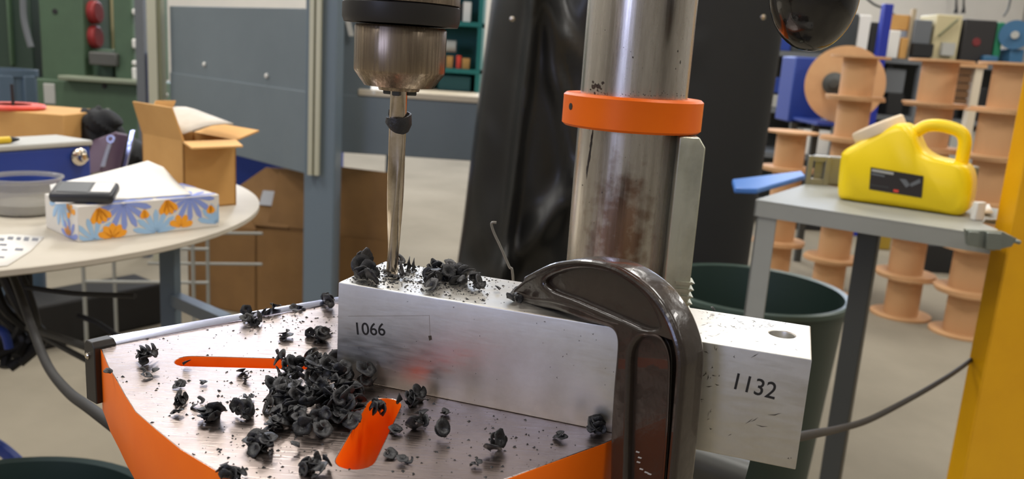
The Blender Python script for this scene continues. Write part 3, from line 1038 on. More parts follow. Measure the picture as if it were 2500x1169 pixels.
def clip_add(dst, mb, c, inside):      # keep only petals fully on the face
    for q in mb.f:
        pts = [mb.v[i] for i in q]
        dst.add([inside(p) for p in pts], [tuple(range(len(pts)))])


def clampf(p):
    r = p - A0
    s_ = min(max(r.dot(tx), .001), ta.length - .001)
    h = min(max(r.z, .001), TBH - .001)
    return A0 - tn * .0004 + tx * s_ + ez * h


M_pb1, M_pb2, M_por = mat('print_periwinkle', (140, 158, 222), .5), mat('print_sky', (160, 198, 232), .5), mat('print_orange', (250, 168, 40), .5)


def fan(m_, clampfn, c_, ex__, ey__, n_, L, wd, a0, a1):
    src, dst = MB(), MB()
    petal_fan(src, c_, ex__, ey__, n_, L, wd, a0, a1)
    clip_add(dst, src, None, clampfn)
    dst.build('flower_print', m_, tis, smooth=0, kind='stuff')


for (m_, s_, h, n_, L, wd, a0, a1) in ((M_pb1, .30, 1.0, 7, .042, .0088, PI + .25, 2 * PI - .25), (M_pb1, .77, 1.05, 7, .042, .0088, PI + .2, 2 * PI - .2), (M_pb2, .10, 0.0, 6, .034, .0075, .3, PI - .3),
                                       (M_pb2, .52, .02, 7, .036, .0085, .25, PI - .25), (M_pb2, .98, .1, 5, .034, .0085, .9, PI - .3)):
    fan(m_, clampf, on_front(s_, h), tx, ez, n_, L, wd, a0, a1)
for (s_, h, n_, L, a0, a1) in ((.22, .02, 5, .022, .4, PI - .4), (.70, .12, 4, .020, .3, PI - .5), (.13, .92, 4, .024, -1.9, -.7), (.60, .98, 4, .024, -2.0, -.8), (.44, .75, 2, .014, -1.8, -1.3), (.93, .7, 2, .014, -1.8, -1.3)):
    fan(M_por, lambda p: clampf(p) - tn * .0002, on_front(s_, h) - tn * .0002, tx, ez, n_, L, .010, a0, a1)
ey_ = tbk.normalized()


def clampe(p):
    r = p - A0
    s_ = min(max(r.dot(ey_), .001), .117)
    return A0 - tx * .0004 + ey_ * s_ + ez * min(max(r.z, .001), TBH - .001)


fan(M_pb2, clampe, A0 + ey_ * .06 + ez * TBH, -ey_, ez, 6, .04, .010, PI + .3, 2 * PI - .3)
fan(M_pb1, clampe, A0 + ey_ * .03, -ey_, ez, 5, .03, .008, .3, PI - .3)
fan(M_por, clampe, A0 + ey_ * .022 + ez * .04, -ey_, ez, 4, .016, .009, .2, PI + .6)
fan(M_por, clampe, A0 + ey_ * .035 + ez * .004, -ey_, ez, 3, .014, .009, .6, PI - .6)


def clampt(p):
    r = p - A0
    return A0 + tx * min(max(r.dot(tx), .001), ta.length - .001) + tn * min(max(r.dot(tn), .001), .117) + ez * (TBH + .0004)


for (s_, d_, n_, a0, a1) in ((.30, 0, 7, .2, PI - .2), (.77, 0, 7, .2, PI - .2), (.52, .118, 7, PI + .2, 2 * PI - .2), (.95, .118, 6, PI + .2, 2 * PI - .2)):
    fan(M_pb1, clampt, A0 + tx * ta.length * s_ + tn * d_ + ez * TBH, tx, tn, n_, .05, .010, a0, a1)


def sheet(name, grid, m, label=None, cat=None, parent=None, th=.0012, kind=None, group=None):
    """thin sheet from rows of world points, given thickness"""
    R_, K_ = len(grid), len(grid[0])
    mb = MB()
    vs = [V(p) for r in grid for p in r]
    fs = [(i * K_ + k, i * K_ + k + 1, (i + 1) * K_ + k + 1, (i + 1) * K_ + k) for i in range(R_ - 1) for k in range(K_ - 1)]
    mb.add(vs, fs)
    o = mb.build(name, m, parent, label=label, cat=cat, kind=kind, group=group, smooth=60)
    s_ = o.modifiers.new('thickness', 'SOLIDIFY')
    s_.thickness = th
    s_.offset = 0
    return o


# paper draped on the tissue box, right corner lifting
zt2 = TZ + TBH + .0015
g = []
pa, pb, pc_, pd_ = Pz(108, 462, zt2), Pz(250, 498, zt2), P(452, 470, A0.y + .17), P(345, 398, A0.y + .22)
pb = A0 + tx * .04 + tn * .035 + ez * (TBH + .0015)
pa = A0 - tx * .012 + tn * .085 + ez * (TBH + .0015)
pc_ = A0 + tx * .165 + tn * .02 + ez * (TBH + .0015)
for i in range(9):
    row = []
    for k in range(9):
        s_, t_ = i / 8, k / 8
        base = A0 + tx * (-.02 + .195 * s_ + .03 * t_) + tn * (.022 + .10 * t_ - .012 * s_) + ez * (TBH + .0018)
        base += ez * (.044 * max(0, (s_ * .9 + t_ * 1.1) / 2 - .38) ** 1.3 * t_ ** .5 * 2.2 * (1 if s_ < .8 else max(0, (1.0 - s_) / .2)))
        row.append(base)
    g.append(row)
sheet('paper_sheet', g, M_paper, 'blank white sheet of paper with a raised corner lying on the tissue box', 'paper')

# black device on it
dv0 = A0 + tx * .022 + tn * .030 + ez * (TBH + .004)
dv = thing('handheld_device', 'black handheld device with a pale label lying on the tissue box', 'device', dv0)
dx_ = (tx * math.cos(-.62) + tn * math.sin(-.62))
dy_ = (V((-dx_.y, dx_.x, 0)) + ez * .22).normalized()
dzn = dx_.cross(dy_)
MB().para(dv0 - dx_ * .042 - dy_ * .02, dx_ * .085, dy_ * .052, dzn * .016).build('body', mat('device_black', (44, 46, 50), .4), dv, bevel=.006, seg=3)
MB().para(dv0 + dx_ * .012 - dy_ * .010 + dzn * .0155, dx_ * .026, dy_ * .034, V((0, 0, .001))).build('label_plate', M_white, dv)
MB().para(dv0 - dx_ * .032 - dy_ * .012 + dzn * .0155, dx_ * .040, dy_ * .036, V((0, 0, .001))).build('screen', mat('device_screen', (70, 74, 78), .3), dv)

# open cardboard box
B0, B1 = Pz(345, 468, TZ), Pz(577, 500, TZ)
Bm = Pz(450, 512, TZ)
bl = Bm + V((0, 0, 0))
bu, bv = V((B1.x - Bm.x, B1.y - Bm.y, 0)), None
Lr = P(350, 440, Bm.y + .08)
lv = V((Lr.x - Bm.x, Lr.y - Bm.y, 0))
hz_r = P(578, 360, B1.y).z - TZ
BHT = P(450, 345, Bm.y).z - TZ
ob = thing('cardboard_box', 'small open cardboard box with raised flaps at the right end of the round table', 'box', Bm + (bu + lv) / 2)
th = .003
up_ = V((0, 0, BHT))
MB().para(Bm, bu, bu.orthogonal().normalized() * 0 + lv.normalized() * th, up_).build('side_panel', M_card, ob)
MB().para(Bm, lv, bu.normalized() * th, up_).build('side_panel', M_card, ob)
MB().para(Bm + lv - lv.normalized() * th, bu, lv.normalized() * th, up_).build('side_panel', M_card, ob)
MB().para(Bm + bu - bu.normalized() * th, lv, bu.normalized() * th, up_).build('side_panel', M_card, ob)
MB().para(Bm, bu, lv, V((0, 0, th))).build('bottom_panel', M_card, ob)


def flap(o, edge, out, name='flap', m=M_cardin):
    n_ = edge.cross(out).normalized() * .003
    s_ = edge * .04
    MB().prism([o, o + edge, o + edge * .97 + out, o + edge * .03 + out], n_).build(name, m, ob)


tp_ = Bm + up_
flap(tp_, lv, V((-.012, -.012, .056)), m=M_card)                     # tall left flap, seen from its outside
flap(tp_ + lv, bu * .4, V((.016, .02, .058)))                         # back flap piece
flap(tp_ + bu, lv, V((.040, .012, .018)))                             # right flap, folded out
flap(tp_, bu, V((.030, -.045, -.004)))                                # front flap, folded out
# padded mailer sticking out of it
g = []
for i in range(6):
    row = []
    for k in range(6):
        s_, t_ = i / 5, k / 5
        row.append(tp_ + bu * (.02 + .95 * s_) + lv * (.02 + .9 * t_) + ez * (.006 + .034 * math.sin(PI * (.15 + .6 * s_)) * (.4 + .6 * t_) + .012 * s_))
    g.append(row)
sheet('paper_bag', g, mat('mailer', (214, 206, 194), .7, c2=(200, 190, 176), scale=20), 'crumpled pale paper bag sticking out of the open cardboard box', 'bag', th=.002)

# printed page bottom left
g = [[Pz(u, v, TZ + .001) for (u, v) in row] for row in (((-40, 575), (30, 572), (108, 578)), ((-50, 610), (10, 608), (75, 612)), ((-60, 655), (-20, 652), (18, 648)))]
pg = sheet('printed_page', g, M_paper, 'printed white page at the near left edge of the round table', 'paper', th=.0008)
pr = MB()
random.seed(5)
for (u0, v0, u1, v1) in ((0, 580, 12, 588), (20, 577, 34, 585), (42, 578, 52, 586), (60, 578, 72, 588), (80, 580, 95, 588), (0, 594, 18, 600), (38, 605, 58, 612), (5, 607, 20, 612), (0, 625, 12, 630)):
    q = [Pz(u, v, TZ + .0017) for u, v in ((u0, v0), (u1, v0 + 1), (u1 - 3, v1), (u0 - 3, v1 - 1))]
    pr.add(q, [(0, 1, 2, 3)])
pr.build('print_mark', mat('grey_print', (110, 112, 122), .6), pg, smooth=0)

# clear plastic tub
tb0 = Pz(20, 537, TZ)
tb0 = V((tb0.x - .008, tb0.y + .062, TZ + .0005))
TS = .66
tub = thing('plastic_tub', 'round clear plastic tub at the left edge of the picture on the round table', 'tub', tb0)
wz = .085
MB().lathe([(r_ * TS, z_ * TS) for r_, z_ in [(.0, .001), (.068, 0.001), (.074, .006), (.082, wz), (.087, wz + .001), (.087, wz + .004), (.080, wz + .004), (.072, .008), (.0, .004)]], tb0, n=48, cap0=False, cap1=False).build('tub_wall', M_clear, tub)
MB().lathe([(r_ * TS, z_ * TS) for r_, z_ in [(.0, .0045), (.070, .0045), (.072, .026), (.03, .030), (0, .03)]], tb0, n=32, cap0=False, cap1=False).build('contents', mat('tub_contents', (150, 146, 136), .6, c2=(120, 118, 112), scale=30), tub)
MB().lathe([(r_ * TS, z_ * TS) for r_, z_ in [(.0765, .060), (.078, .078), (.0772, .078), (.0757, .060)]], tb0, n=32, cap0=False, cap1=False).build('blue_liner', M_blue, tub, label='blue band inside the tub rim')

# blue tool box behind it, with silver knob
q0, q1 = P(-60, 400, 1.37), P(222, 400, 1.56)
q0.z = q1.z = TZ
qd = q1 - q0
qn = V((-qd.y, qd.x, 0)).normalized()
bt = thing('blue_toolbox', 'low blue metal box with a round silver knob at the back of the round table', 'tool box', (q0 + q1) / 2)
bh_ = P(100, 362, 1.48).z - TZ
MB().para(q0, qd, qn * .10, V((0, 0, bh_))).build('case', M_blue, bt, bevel=.004)
MB().para(q0 - qn * .003 + ez * bh_, qd * 1.02, qn * .105, V((0, 0, .010))).build('lid_strip', M_ltgrey, bt, bevel=.003)
kp = Ppl(190, 382, q0, qn)
MB().lathe([(.016, 0), (.0165, .006), (.013, .010), (.009, .011), (.008, .020), (.004, .022)], kp, axis=-qn, n=28).build('knob', M_steel, bt)

# yellow and black marker on the box lid
mk0 = q0 + ez * (bh_ + .0165) + qn * .02
mkr = thing('marker_pen', 'yellow and black marker lying at the left frame edge on the blue box', 'pen', mk0 + qd * .3)
MB().cyl(mk0 + qd * .02, mk0 + qd * .34, .0062, n=16).build('barrel', mat('marker_yellow', (226, 190, 40), .4), mkr)
MB().cyl(mk0 + qd * .34, mk0 + qd * .42, .0062, .002, n=16).build('tip', M_dark, mkr)

# cardboard carton with red ring on it, far left
cz_ = TZ
c0 = P(-120, 345, 1.72); c0.z = TZ + .0
c1 = P(158, 345, 1.70); c1.z = TZ
ctz = P(100, 276, 1.71).z
cd_ = c1 - c0
cnn = V((-cd_.y, cd_.x, 0)).normalized()
cb = MB().para(c0, cd_, cnn * .17, V((0, 0, ctz - TZ))).build('cardboard_carton', M_card, None, bevel=.002, label='closed tan carton at the far left behind the blue box', cat='box')
rr_ = P(45, 272, 1.76)
rr_.z = ctz + .0055
MB().lathe([(.048 - .012, -.005), (.06, -.005), (.063, 0), (.06, .004), (.048 - .012, .004)], V((rr_.x - .012, rr_.y + .0, rr_.z)), n=40, cap0=False, cap1=False).build('red_ring', M_redb, None, label='bright red plastic ring lying on the tan carton', cat='ring')
MB().cyl(V((rr_.x - .01, rr_.y, rr_.z - .004)), V((rr_.x - .011, rr_.y, rr_.z + .045)), .003, n=10).build('black_rod', M_dark, None, label='thin black rod standing in the red ring', cat='rod')

# black cloth heap
random.seed(9)
bc0 = P(205, 345, 1.76); bc0.z = TZ
lump = MB()
ht = P(200, 258, 1.76).z - TZ
bc0 = V((P(205, 345, 1.80).x + .03, 1.80, TZ))
lump.ball(bc0 + V((0, .0, ht * .5)), (.060, .05, ht * .49), n=40, m=24, fn=lambda d: 1 - .22 * max(0, d.x) * max(0, d.z) + .05 * math.sin(9 * d.x + 7 * d.z) + .04 * math.sin(13 * d.y + 9 * d.x) - .06)
lump.ball(bc0 + V((.062, .0, ht * .27)), (.05, .05, ht * .26), n=30, m=16, fn=lambda d: .95 + .06 * math.sin(11 * d.x + 6 * d.z))
lump.ball(bc0 + V((.115, .0, ht * .12)), (.04, .04, ht * .115), n=30, m=16, fn=lambda d: .95 + .06 * math.sin(11 * d.x + 6 * d.z))
lump.ball(bc0 + V((.02, -.02, ht * .75)), (.04, .03, ht * .2), n=30, m=16, fn=lambda d: 1 + .1 * math.sin(8 * d.x + 6 * d.z))
lump.build('black_cloth', mat('black_fabric', (26, 28, 31), .85), None, label='crumpled black cloth heaped between the tan carton and the green press', cat='cloth')

# grey pad and purple holder
g0 = Pz(130, 446, TZ)
MB().para(Pz(118, 448, TZ), Pz(205, 432, TZ) - Pz(118, 448, TZ), V((.006, .022, 0)), V((0, 0, .016))).build('notepad', mat('grey_pad', (148, 146, 136), .6), None, bevel=.002, label='thick grey pad lying behind the clear tub', cat='pad')
ph0 = Pz(262, 436, TZ)
ph = thing('phone_holder', 'purple anodised angled holder with chrome side bar, behind the tissue box', 'holder', ph0)
ry = ph0.y
pf = lambda u, v, d: P(u, v, ry + d)
MB().prism([pf(200, 430, 0), pf(225, 345, .03), pf(280, 325, .03), pf(243, 418, -.01)], V((.003, .006, .004))).build('front_plate', M_purple, ph, bevel=.001)
MB().prism([pf(243, 418, -.01), pf(280, 325, .03), pf(312, 332, .06), pf(290, 432, .04)], V((-.002, .005, .003))).build('back_plate', M_purple, ph, bevel=.001)
MB().prism([pf(247, 408, -.012), pf(265, 352, .012), pf(274, 352, .012), pf(256, 408, -.012)], V((0, -.003, .002))).build('edge_strip', M_chrome, ph)
MB().para(pf(292, 436, .03), pf(318, 318, .05) - pf(292, 436, .03), V((.009, 0, 0)), V((0, .008, 0))).build('side_bar', M_chrome, ph, bevel=.001)
MB().lathe([(.005, 0), (.008, 0), (.008, .004), (.005, .004)], pf(272, 340, .01), axis=(0, -1, .3), n=20, cap0=False, cap1=False).build('ring', M_chrome, ph)

# ------------------------------------------------------------------ below the left table
cs0, cs1 = Pz(0, 880, 0.0), Pz(398, 790, 0.0)
csd = (cs1 - cs0)
csn = V((-csd.y, csd.x, 0)).normalized()
chh = P(370, 690, cs1.y).z
MB().para(cs0 - csd * .25, csd * 1.25, csn * .22, V((0, 0, chh))).build('equipment_case', mat('case_black', (20, 18, 16), .7), None, bevel=.012, label='long black case lying on the floor below the round table', cat='case')
MB().tube([P(15, 640, 1.15), P(38, 690, 1.1), P(75, 790, 1.0), P(115, 890, .9), P(165, 955, .8), P(225, 1000, .7), P(330, 1080, .62)], lambda t: .0052, n=12).build('power_cable', M_cable, None, label='thick black cable hanging from the round table down behind the drill table', cat='cable')
MB().tube([P(60, 700, 1.25), P(180, 716, 1.25), P(330, 722, 1.2)], .004, n=10).build('power_cable', M_cable, None, label='black cable running across the long black case', cat='cable')
MB().tube([P(70, 800, 1.2), P(140, 822, 1.1), P(215, 848, 1.0), P(300, 880, .95)], .0052, n=10).build('power_cable', M_cable, None, label='upper of two short black cables reaching the black end plate', cat='cable')
MB().tube([P(70, 800, 1.25), P(130, 835, 1.15), P(205, 875, 1.05), P(300, 920, 1.0)], .0042, n=10).build('power_cable', M_cable, None, label='lower of two short black cables reaching the black end plate', cat='cable')
MB().tube([P(190, 770, 1.4), P(240, 790, 1.4), P(300, 830, 1.4)], .005, n=10).build('power_cable', M_cable, None, label='black cable in front of the right half of the black case', cat='cable')
bd0 = P(28, 770, 1.35)
bun = MB()
for k in range(7):
    a = k * .9
    bun.tube([bd0 + V((.03 * math.cos(a), .02 * math.sin(a), .10)), bd0 + V((.05 * math.cos(a + 1), .03 * math.sin(a), .02)), bd0 + V((.035 * math.cos(a + 2), .03, -.05)), bd0 + V((-.02 + .03 * math.cos(a + 3), 0, -.075 - .01 * (k % 3)))], .009, n=8)
bun.build('cable_bundle', M_cable, None, label='bundle of black cables hanging at the left edge below the round table', cat='cable')
MB().tube([P(-10, 800, 1.3), P(12, 815, 1.3), P(22, 850, 1.3)], .007, n=10).build('blue_hose', M_blue, None, label='short piece of blue hose in the black cable bundle', cat='hose')

# wire rack behind
M_rackw = mat('rack_wire', (138, 138, 130), .5)
wr0 = thing('wire_rack', 'thin grey wire rack standing on the floor behind the round table', 'rack', P(380, 900, 3.0) * 1)
wr0.location.z = 0; WL[wr0] = V(wr0.location)
for (u, y) in ((205, 2.9), (280, 3.2), (472, 2.9), (508, 3.2)):
    p = P(u, 690, y)
    MB().cyl((p.x, p.y, 0), (p.x, p.y, .95), .007, n=10).build('post', M_rackw, wr0)
for v in (608, 690):
    for d_ in (0, .3):
        a_, b_ = P(205, v - 3, 2.9), P(510, v, 2.9)
        MB().cyl(a_ + V((.1 * (d_ > 0), d_, 0)), b_ + V((.1 * (d_ > 0), d_, 0)), .006, n=8).build('rail', M_rackw, wr0)
    for k in range(0):
        a_ = P(215 + 48 * k, v - 3 + k * .5, 2.9)
        MB().cyl(a_, a_ + V((.1, .3, 0)), .003, n=6).build('wire', M_rackw, wr0)

# bottom-left dark green bin with blue handle
br = Pz(170, 1121, .65)
bcn = V((br.x, br.y - .205, 0))
g1 = thing('waste_bin', 'dark green round waste bin in the bottom left corner', 'bin', bcn)
MB().lathe([(.17, .01), (.20, .63), (.212, .632), (.212, .65), (.198, .65), (.195, .63), (.165, .02)], bcn, n=64, cap1=True).build('body', M_dkgreen, g1)
MB().tube([P(-20, 1080, 1.45), P(10, 1100, 1.45), P(50, 1135, 1.42)], .012, n=10).build('blue_rod', M_blue, None, label='blue rod leaning at the bottom left behind the green bin', cat='rod')

# ------------------------------------------------------------------ brown carton, blue bin, panels
k0, k1 = Pz(512, 750, 0), Pz(625, 772, 0)
kx = V((.62, -.06, 0))
kl = k0 - k1
kl = V((kl.x, kl.y, 0)).normalized() * .38
kt = P(625, 560, k1.y).z
crt = thing('brown_carton', 'big brown carton with open flaps on the floor behind the blue grey post', 'box', k1 + (kx + kl) / 2)
MB().para(k1, kl, kx.normalized() * .006, V((0, 0, kt))).build('side_panel', M_cardk, crt)
MB().para(k1, kx, kl.normalized() * .006, V((0, 0, kt))).build('side_panel', M_cardk, crt)
MB().para(k1 + kx, kl, -kx.normalized() * .006, V((0, 0, kt))).build('side_panel', M_cardk, crt)
MB().para(k1 + kl, kx, -kl.normalized() * .006, V((0, 0, kt))).build('side_panel', M_cardk, crt)
n0 = k1 + V((0, 0, kt))


def flap2(o, edge, out, m=M_cardk):
    MB().prism([o, o + edge, o + edge * .96 + out, o + edge * .04 + out], edge.cross(out).normalized() * .006).build('flap', m, crt)


MB().para(k1, kx, kl, V((0, 0, .006))).build('bottom_panel', M_cardk, crt)
fv = V((.05, .10, .26))
o_ = n0 + kl * .9
MB().prism([o_ + kx * .16, o_ + kx * .72, o_ + kx * .72 + fv, o_ + kx * .42 + fv * .98, o_ + kx * .18 + fv * .45], V((.0, .006, 0))).build('flap', M_cardk, crt)
flap2(n0 + kx, kl, V((.03, .02, .30)))
flap2(n0 + kl + kx * .62, kx * .38, V((.03, .05, .25)))
flap2(n0, kl, V((-.02, .02, .05)))
lb = n0 + kl * .9 + kx * .46 + fv * .34
fo_, fu_ = kx.normalized(), fv.normalized()
fn_ = fo_.cross(fu_).normalized()
if fn_.y > 0: fn_ = -fn_
MB().para(lb + fn_ * .008, fo_ * .11, fu_ * .07, fn_ * .002).build('shipping_label', mat('pale_label', (170, 172, 176), .6), crt, label='pale paper label on the flap')

tl0, tl1 = P(545, 400, 4.35), P(800, 420, 4.35)
MB().para(V((tl0.x, 4.35, .0)), V((tl1.x - tl0.x, .0, 0)), V((0, .4, 0)), V((0, 0, P(910, 392, 4.35).z))).build('blue_tote', M_blue, None, bevel=.01, label='blue tote box behind the brown carton, seen under the blue grey guard', cat='box')

# partition
part = thing('machine_guard', 'blue grey sheet metal guard with silver screws behind the drill', 'guard', V((-1.0, 3.5, 0)))
YP = 3.62
a_ = P(752, 300, YP)
hv = V((-.72, .69, 0))
tL = 1.35
pb0 = V((a_.x, a_.y, 0))
ztop = P(700, 17, YP).z
zbot = P(745, 424, YP).z
zseam = P(752, 226, YP).z
zbot2 = P(1050, 386, YP).z
nL = V((hv.y, -hv.x, 0))
if nL.y > 0: nL = -nL
MB().para(pb0 + V((0, 0, zseam)), hv * tL, -nL * .02, V((0, 0, ztop - zseam))).build('upper_panel', M_panel, part, bevel=.003)
MB().para(pb0 + nL * .006 + V((0, 0, zbot)), hv * tL, -nL * .02, V((0, 0, zseam - zbot + .004))).build('lower_panel', M_panel, part, bevel=.003)
xr = P(1230, 300, YP).x
xm = P(905, 200, YP).x
zlow_top = P(960, 240, YP).z
MB().para(V((a_.x, YP, zlow_top)), V((xm - a_.x, 0, 0)), V((0, .02, 0)), V((0, 0, 2.2 - zlow_top))).build('upper_panel', M_panel, part, bevel=.003)
MB().para(V((a_.x, YP - .006, zbot2)), V((xr - a_.x, 0, 0)), V((0, .02, 0)), V((0, 0, zlow_top - zbot2 + .002))).build('lower_panel', M_panel, part, bevel=.003)
MB().para(V((xm - .05, YP - .012, zlow_top + .003)), V((xr - xm + .05, 0, 0)), V((0, .75, 0)), V((0, 0, .028))).build('counter', M_cream, part, bevel=.004, label='cream counter top')
for (x_, y_) in ((xr - .06, YP + .03), (xr - .06, YP + .66), (xm, YP + .66)):
    MB().box((x_, y_, zlow_top / 2), (.05, .05, zlow_top)).build('leg', M_panel2, part)
for (u, v, left) in ((498, 157, 1), (650, 185, 1), (810, 210, 0), (913, 226, 0), (795, 317, 0), (407, 232, 1)):
    p = Ppl(u, v, pb0 + nL * .007, nL) if left else P(u, v, YP - .007)
    ax_ = nL if left else V((0, -1, 0))
    MB().lathe([(.011, -.004), (.011, .002), (.006, .006)], p, axis=ax_, n=14).build('screw', M_white, part)
# post
po = P(742, 400, 3.40)
pw = (P(818, 400, 3.40) - po).x
post = MB().box((po.x + pw / 2, 3.40 + pw / 2, 1.2), (pw, pw, 2.4)).build('guard_post', M_panel2, part, bevel=.006)
st0, st1 = P(781, 0, 3.36), P(764, 428, 3.36)
sxm = (st0.x + st1.x) / 2
for dx_s, m_ in ((-.022, M_alu), (.004, M_alu)):
    MB().box((sxm + dx_s, 3.375, (st1.z + 2.4) / 2), (.018, .03, 2.4 - st1.z)).build('strip', m_, post)
MB().box((sxm - .009, 3.385, (st1.z + 2.4) / 2), (.02, .02, 2.4 - st1.z)).build('strip_groove', M_olive, post)
# left end frame of the guard
le = pb0 + hv * tL
le = P(392, 200, le.y)
MB().box((le.x - .03, le.y, 1.1), (.05, .05, 2.2)).build('end_strip', M_alu, part)
MB().box((le.x + .015, le.y - .01, 1.1), (.02, .05, 2.2)).build('end_strip', M_olive, part)
MB().box((le.x - .115, le.y + .05, 1.1), (.045, .06, 2.2)).build('end_post', M_mgrey, part)
bpz = P(366, 130, le.y).z
MB().box((le.x - .075, le.y + .06, bpz / 2 + .1), (.05, .02, bpz - .2)).build('blue_strip', M_blue, part, label='narrow blue panel at the guard end')

# paper sign edge near the chuck and purple box on the guard top
MB().para(P(838, 30, YP - .03), P(850, 30, YP - .03) - P(838, 30, YP - .03), V((0, .004, 0)), P(852, 88, YP - .03) - P(838, 30, YP - .03)).build('paper_slip', M_paper, None, label='pale slip of paper stuck to the guard left of the chuck', cat='paper')

# teal shelving with goods
TY = 3.95
ts0, ts1 = P(1010, 60, TY), P(1178, 60, TY)
zct = zlow_top + .031
tsh = thing('teal_shelf', 'teal steel shelf unit on the cream counter between chuck and black cover', 'shelf', ((ts0.x + ts1.x) / 2, TY + .1, zct))
wT = ts1.x - ts0.x
for x_ in (ts0.x, ts1.x - .02):
    MB().para(V((x_, TY, zct)), V((.02, 0, 0)), V((0, .25, 0)), V((0, 0, 2.0 - zct))).build('side_panel', M_teal, tsh)
MB().para(V((ts0.x, TY + .24, zct)), V((wT, 0, 0)), V((0, .01, 0)), V((0, 0, 2.0 - zct))).build('back_panel', M_teal, tsh)
SHZ = [P(1120, v, TY).z for v in (168, 52, -60)]
for z in SHZ:
    MB().para(V((ts0.x, TY - .003, z - .02)), V((wT, 0, 0)), V((0, .25, 0)), V((0, 0, .02))).build('shelf_board', M_teal, tsh)
MB().para(V((ts0.x + .12, TY + .02, zct)), V((wT - .16, 0, 0)), V((0, .1, 0)), V((0, 0, P(1120, 185, TY).z - zct))).build('drawer', mat('dark_teal', (12, 74, 76), .5), tsh, bevel=.005)
for i, (u, w_, h_, m_, lb_) in enumerate(((1098, .03, .055, M_card, 'orange brown packet, left one on the lower teal shelf'), (1120, .022, .06, M_redb, 'narrow red packet on the lower teal shelf'), (1138, .035, .05, M_card, 'orange brown packet, right one on the lower teal shelf'))):
    p = P(u, 160, TY + .06)
    MB().box((p.x, TY + .06, SHZ[0] + h_ / 2), (w_, .05, h_)).build('packet', m_, None, bevel=.002, label=lb_, cat='packet')
for i, (u, w_, h_, m_, lb_) in enumerate(((1096, .035, .085, M_white, 'white carton on the upper teal shelf beside the chuck'), (1122, .028, .08, M_dark, 'black carton on the upper teal shelf'), (1140, .036, .09, M_white, 'white carton at the right of the upper teal shelf'))):
    p = P(u, 50, TY + .06)
    MB().box((p.x, TY + .06, SHZ[1] + h_ / 2), (w_, .05, h_)).build('packet', m_, None, bevel=.002, label=lb_, cat='packet')
p = P(1098, 95, TY + .05)
MB().cyl((p.x - .03, TY + .07, SHZ[0] + .045 + .055), (p.x + .03, TY + .07, SHZ[0] + .045 + .055), .028, n=20).build('tape_roll', M_ltgrey, None, label='grey roll lying on the packets in the teal shelf', cat='roll')

# ------------------------------------------------------------------ black covered machine behind the column
CV = V((0.335, 3.02, 0))
def _edge(pts):
    q = sorted((P(u, v, CV.y - .05).z, P(u, v, CV.y - .05).x) for u, v in pts)
    (z0, a0), (z1, a1) = q[0], q[-1]
    return lambda z: a0 + (a1 - a0) * (z - z0) / (z1 - z0)


XL_, XR_ = _edge([(1200, 0), (1118, 640)]), _edge([(1884, 100), (1810, 600)])


def cover_pt(a, z, seed=0):
    t = max(0, min(1, z / 2.1))
    hw = .50 + .085 * (1 - t) ** 1.2
    hd = .30 + .05 * (1 - t)
    ca, sa = math.cos(a), math.sin(a)
    e = .42
    x = hw * math.copysign(abs(ca) ** e, ca)
    xw = (XL_(z) + XR_(z)) / 2 + (XR_(z) - XL_(z)) / 2 * math.copysign(abs(ca) ** e, ca)
    x = xw - CV.x
    y = hd * math.copysign(abs(sa) ** e, sa)
    left = max(0, min(1, .5 - x / .5))
    zz_ = z - 1.1
    f = .030 * left * (math.sin(9 * x + 2.2 * z + 1.5 * math.sin(2.3 * z)) * .6 + math.sin(23 * x + 3 * math.sin(2 * z + x * 4)) * .4)
    f += .060 * math.exp(-((x + .33 - .05 * zz_) / .020) ** 2) * left                       # hard edge down the left
    f += .050 * math.exp(-((x + .20 + .28 * zz_) / .035) ** 2) * left * (zz_ < .35)          # creases fanning out of the stud
    f += .040 * math.exp(-((x + .10 + .55 * zz_) / .040) ** 2) * left * (zz_ < .35)
    f += .050 * math.exp(-((x + .12 - .75 * (zz_ + .22)) / .05) ** 2) * left * (zz_ < .25)
    f += .020 * math.sin(31 * x + 17 * zz_ + 3 * math.sin(9 * zz_)) * left * (.5 + .5 * math.sin(6 * zz_ + 4 * x))
    f += .004 * math.sin(22 * x + 2 * z)
    return V((CV.x + x + .05 * (t - .5) * 0, CV.y + y - f * (1 if sa < 0 else 0), z))


rings = []
NA = 260
for i in range(101):
    z = .02 + 2.0 * i / 100
    rings.append([cover_pt(2 * PI * k / NA, z) for k in range(NA)])
cvb = MB().loops(rings)
covr = cvb.build('machine_cover', M_cover, None, label='tall machine draped in a black vinyl cover behind the steel column', cat='cover', smooth=70)
covr.data.materials.append(M_coverm)
for p in covr.data.polygons:
    if p.center.x > .17: p.material_index = 1
MB().lathe([(.008, 0), (.008, .003), (.003, .005)], P(1863, 42, CV.y - .36), axis=(0, -1, 0), n=12).build('snap_stud', M_steel, covr)
MB().lathe([(.008, 0), (.008, .003), (.003, .005)], P(1250, 46, CV.y - .37), axis=(0, -1, 0), n=12).build('snap_stud', M_steel, covr)

# ------------------------------------------------------------------ green bin right
gc = V((.6852, 2.3007, 0))
g2 = thing('waste_bin', 'dark green round waste bin standing under the grey cart on the right', 'bin', gc)
MB().lathe([(.215, .01), (.252, .60), (.262, .62), (.264, .65), (.250, .65), (.246, .60), (.205, .03), (.0, .03)], gc, n=72, cap1=False).build('body', M_dkgreen, g2)
MB().lathe([(.259, .634), (.268, .638), (.268, .651), (.262, .655), (.250, .651)], gc, n=72, cap0=False, cap1=False).build('rim', mat('bin_rim', (62, 80, 72), .4), g2)

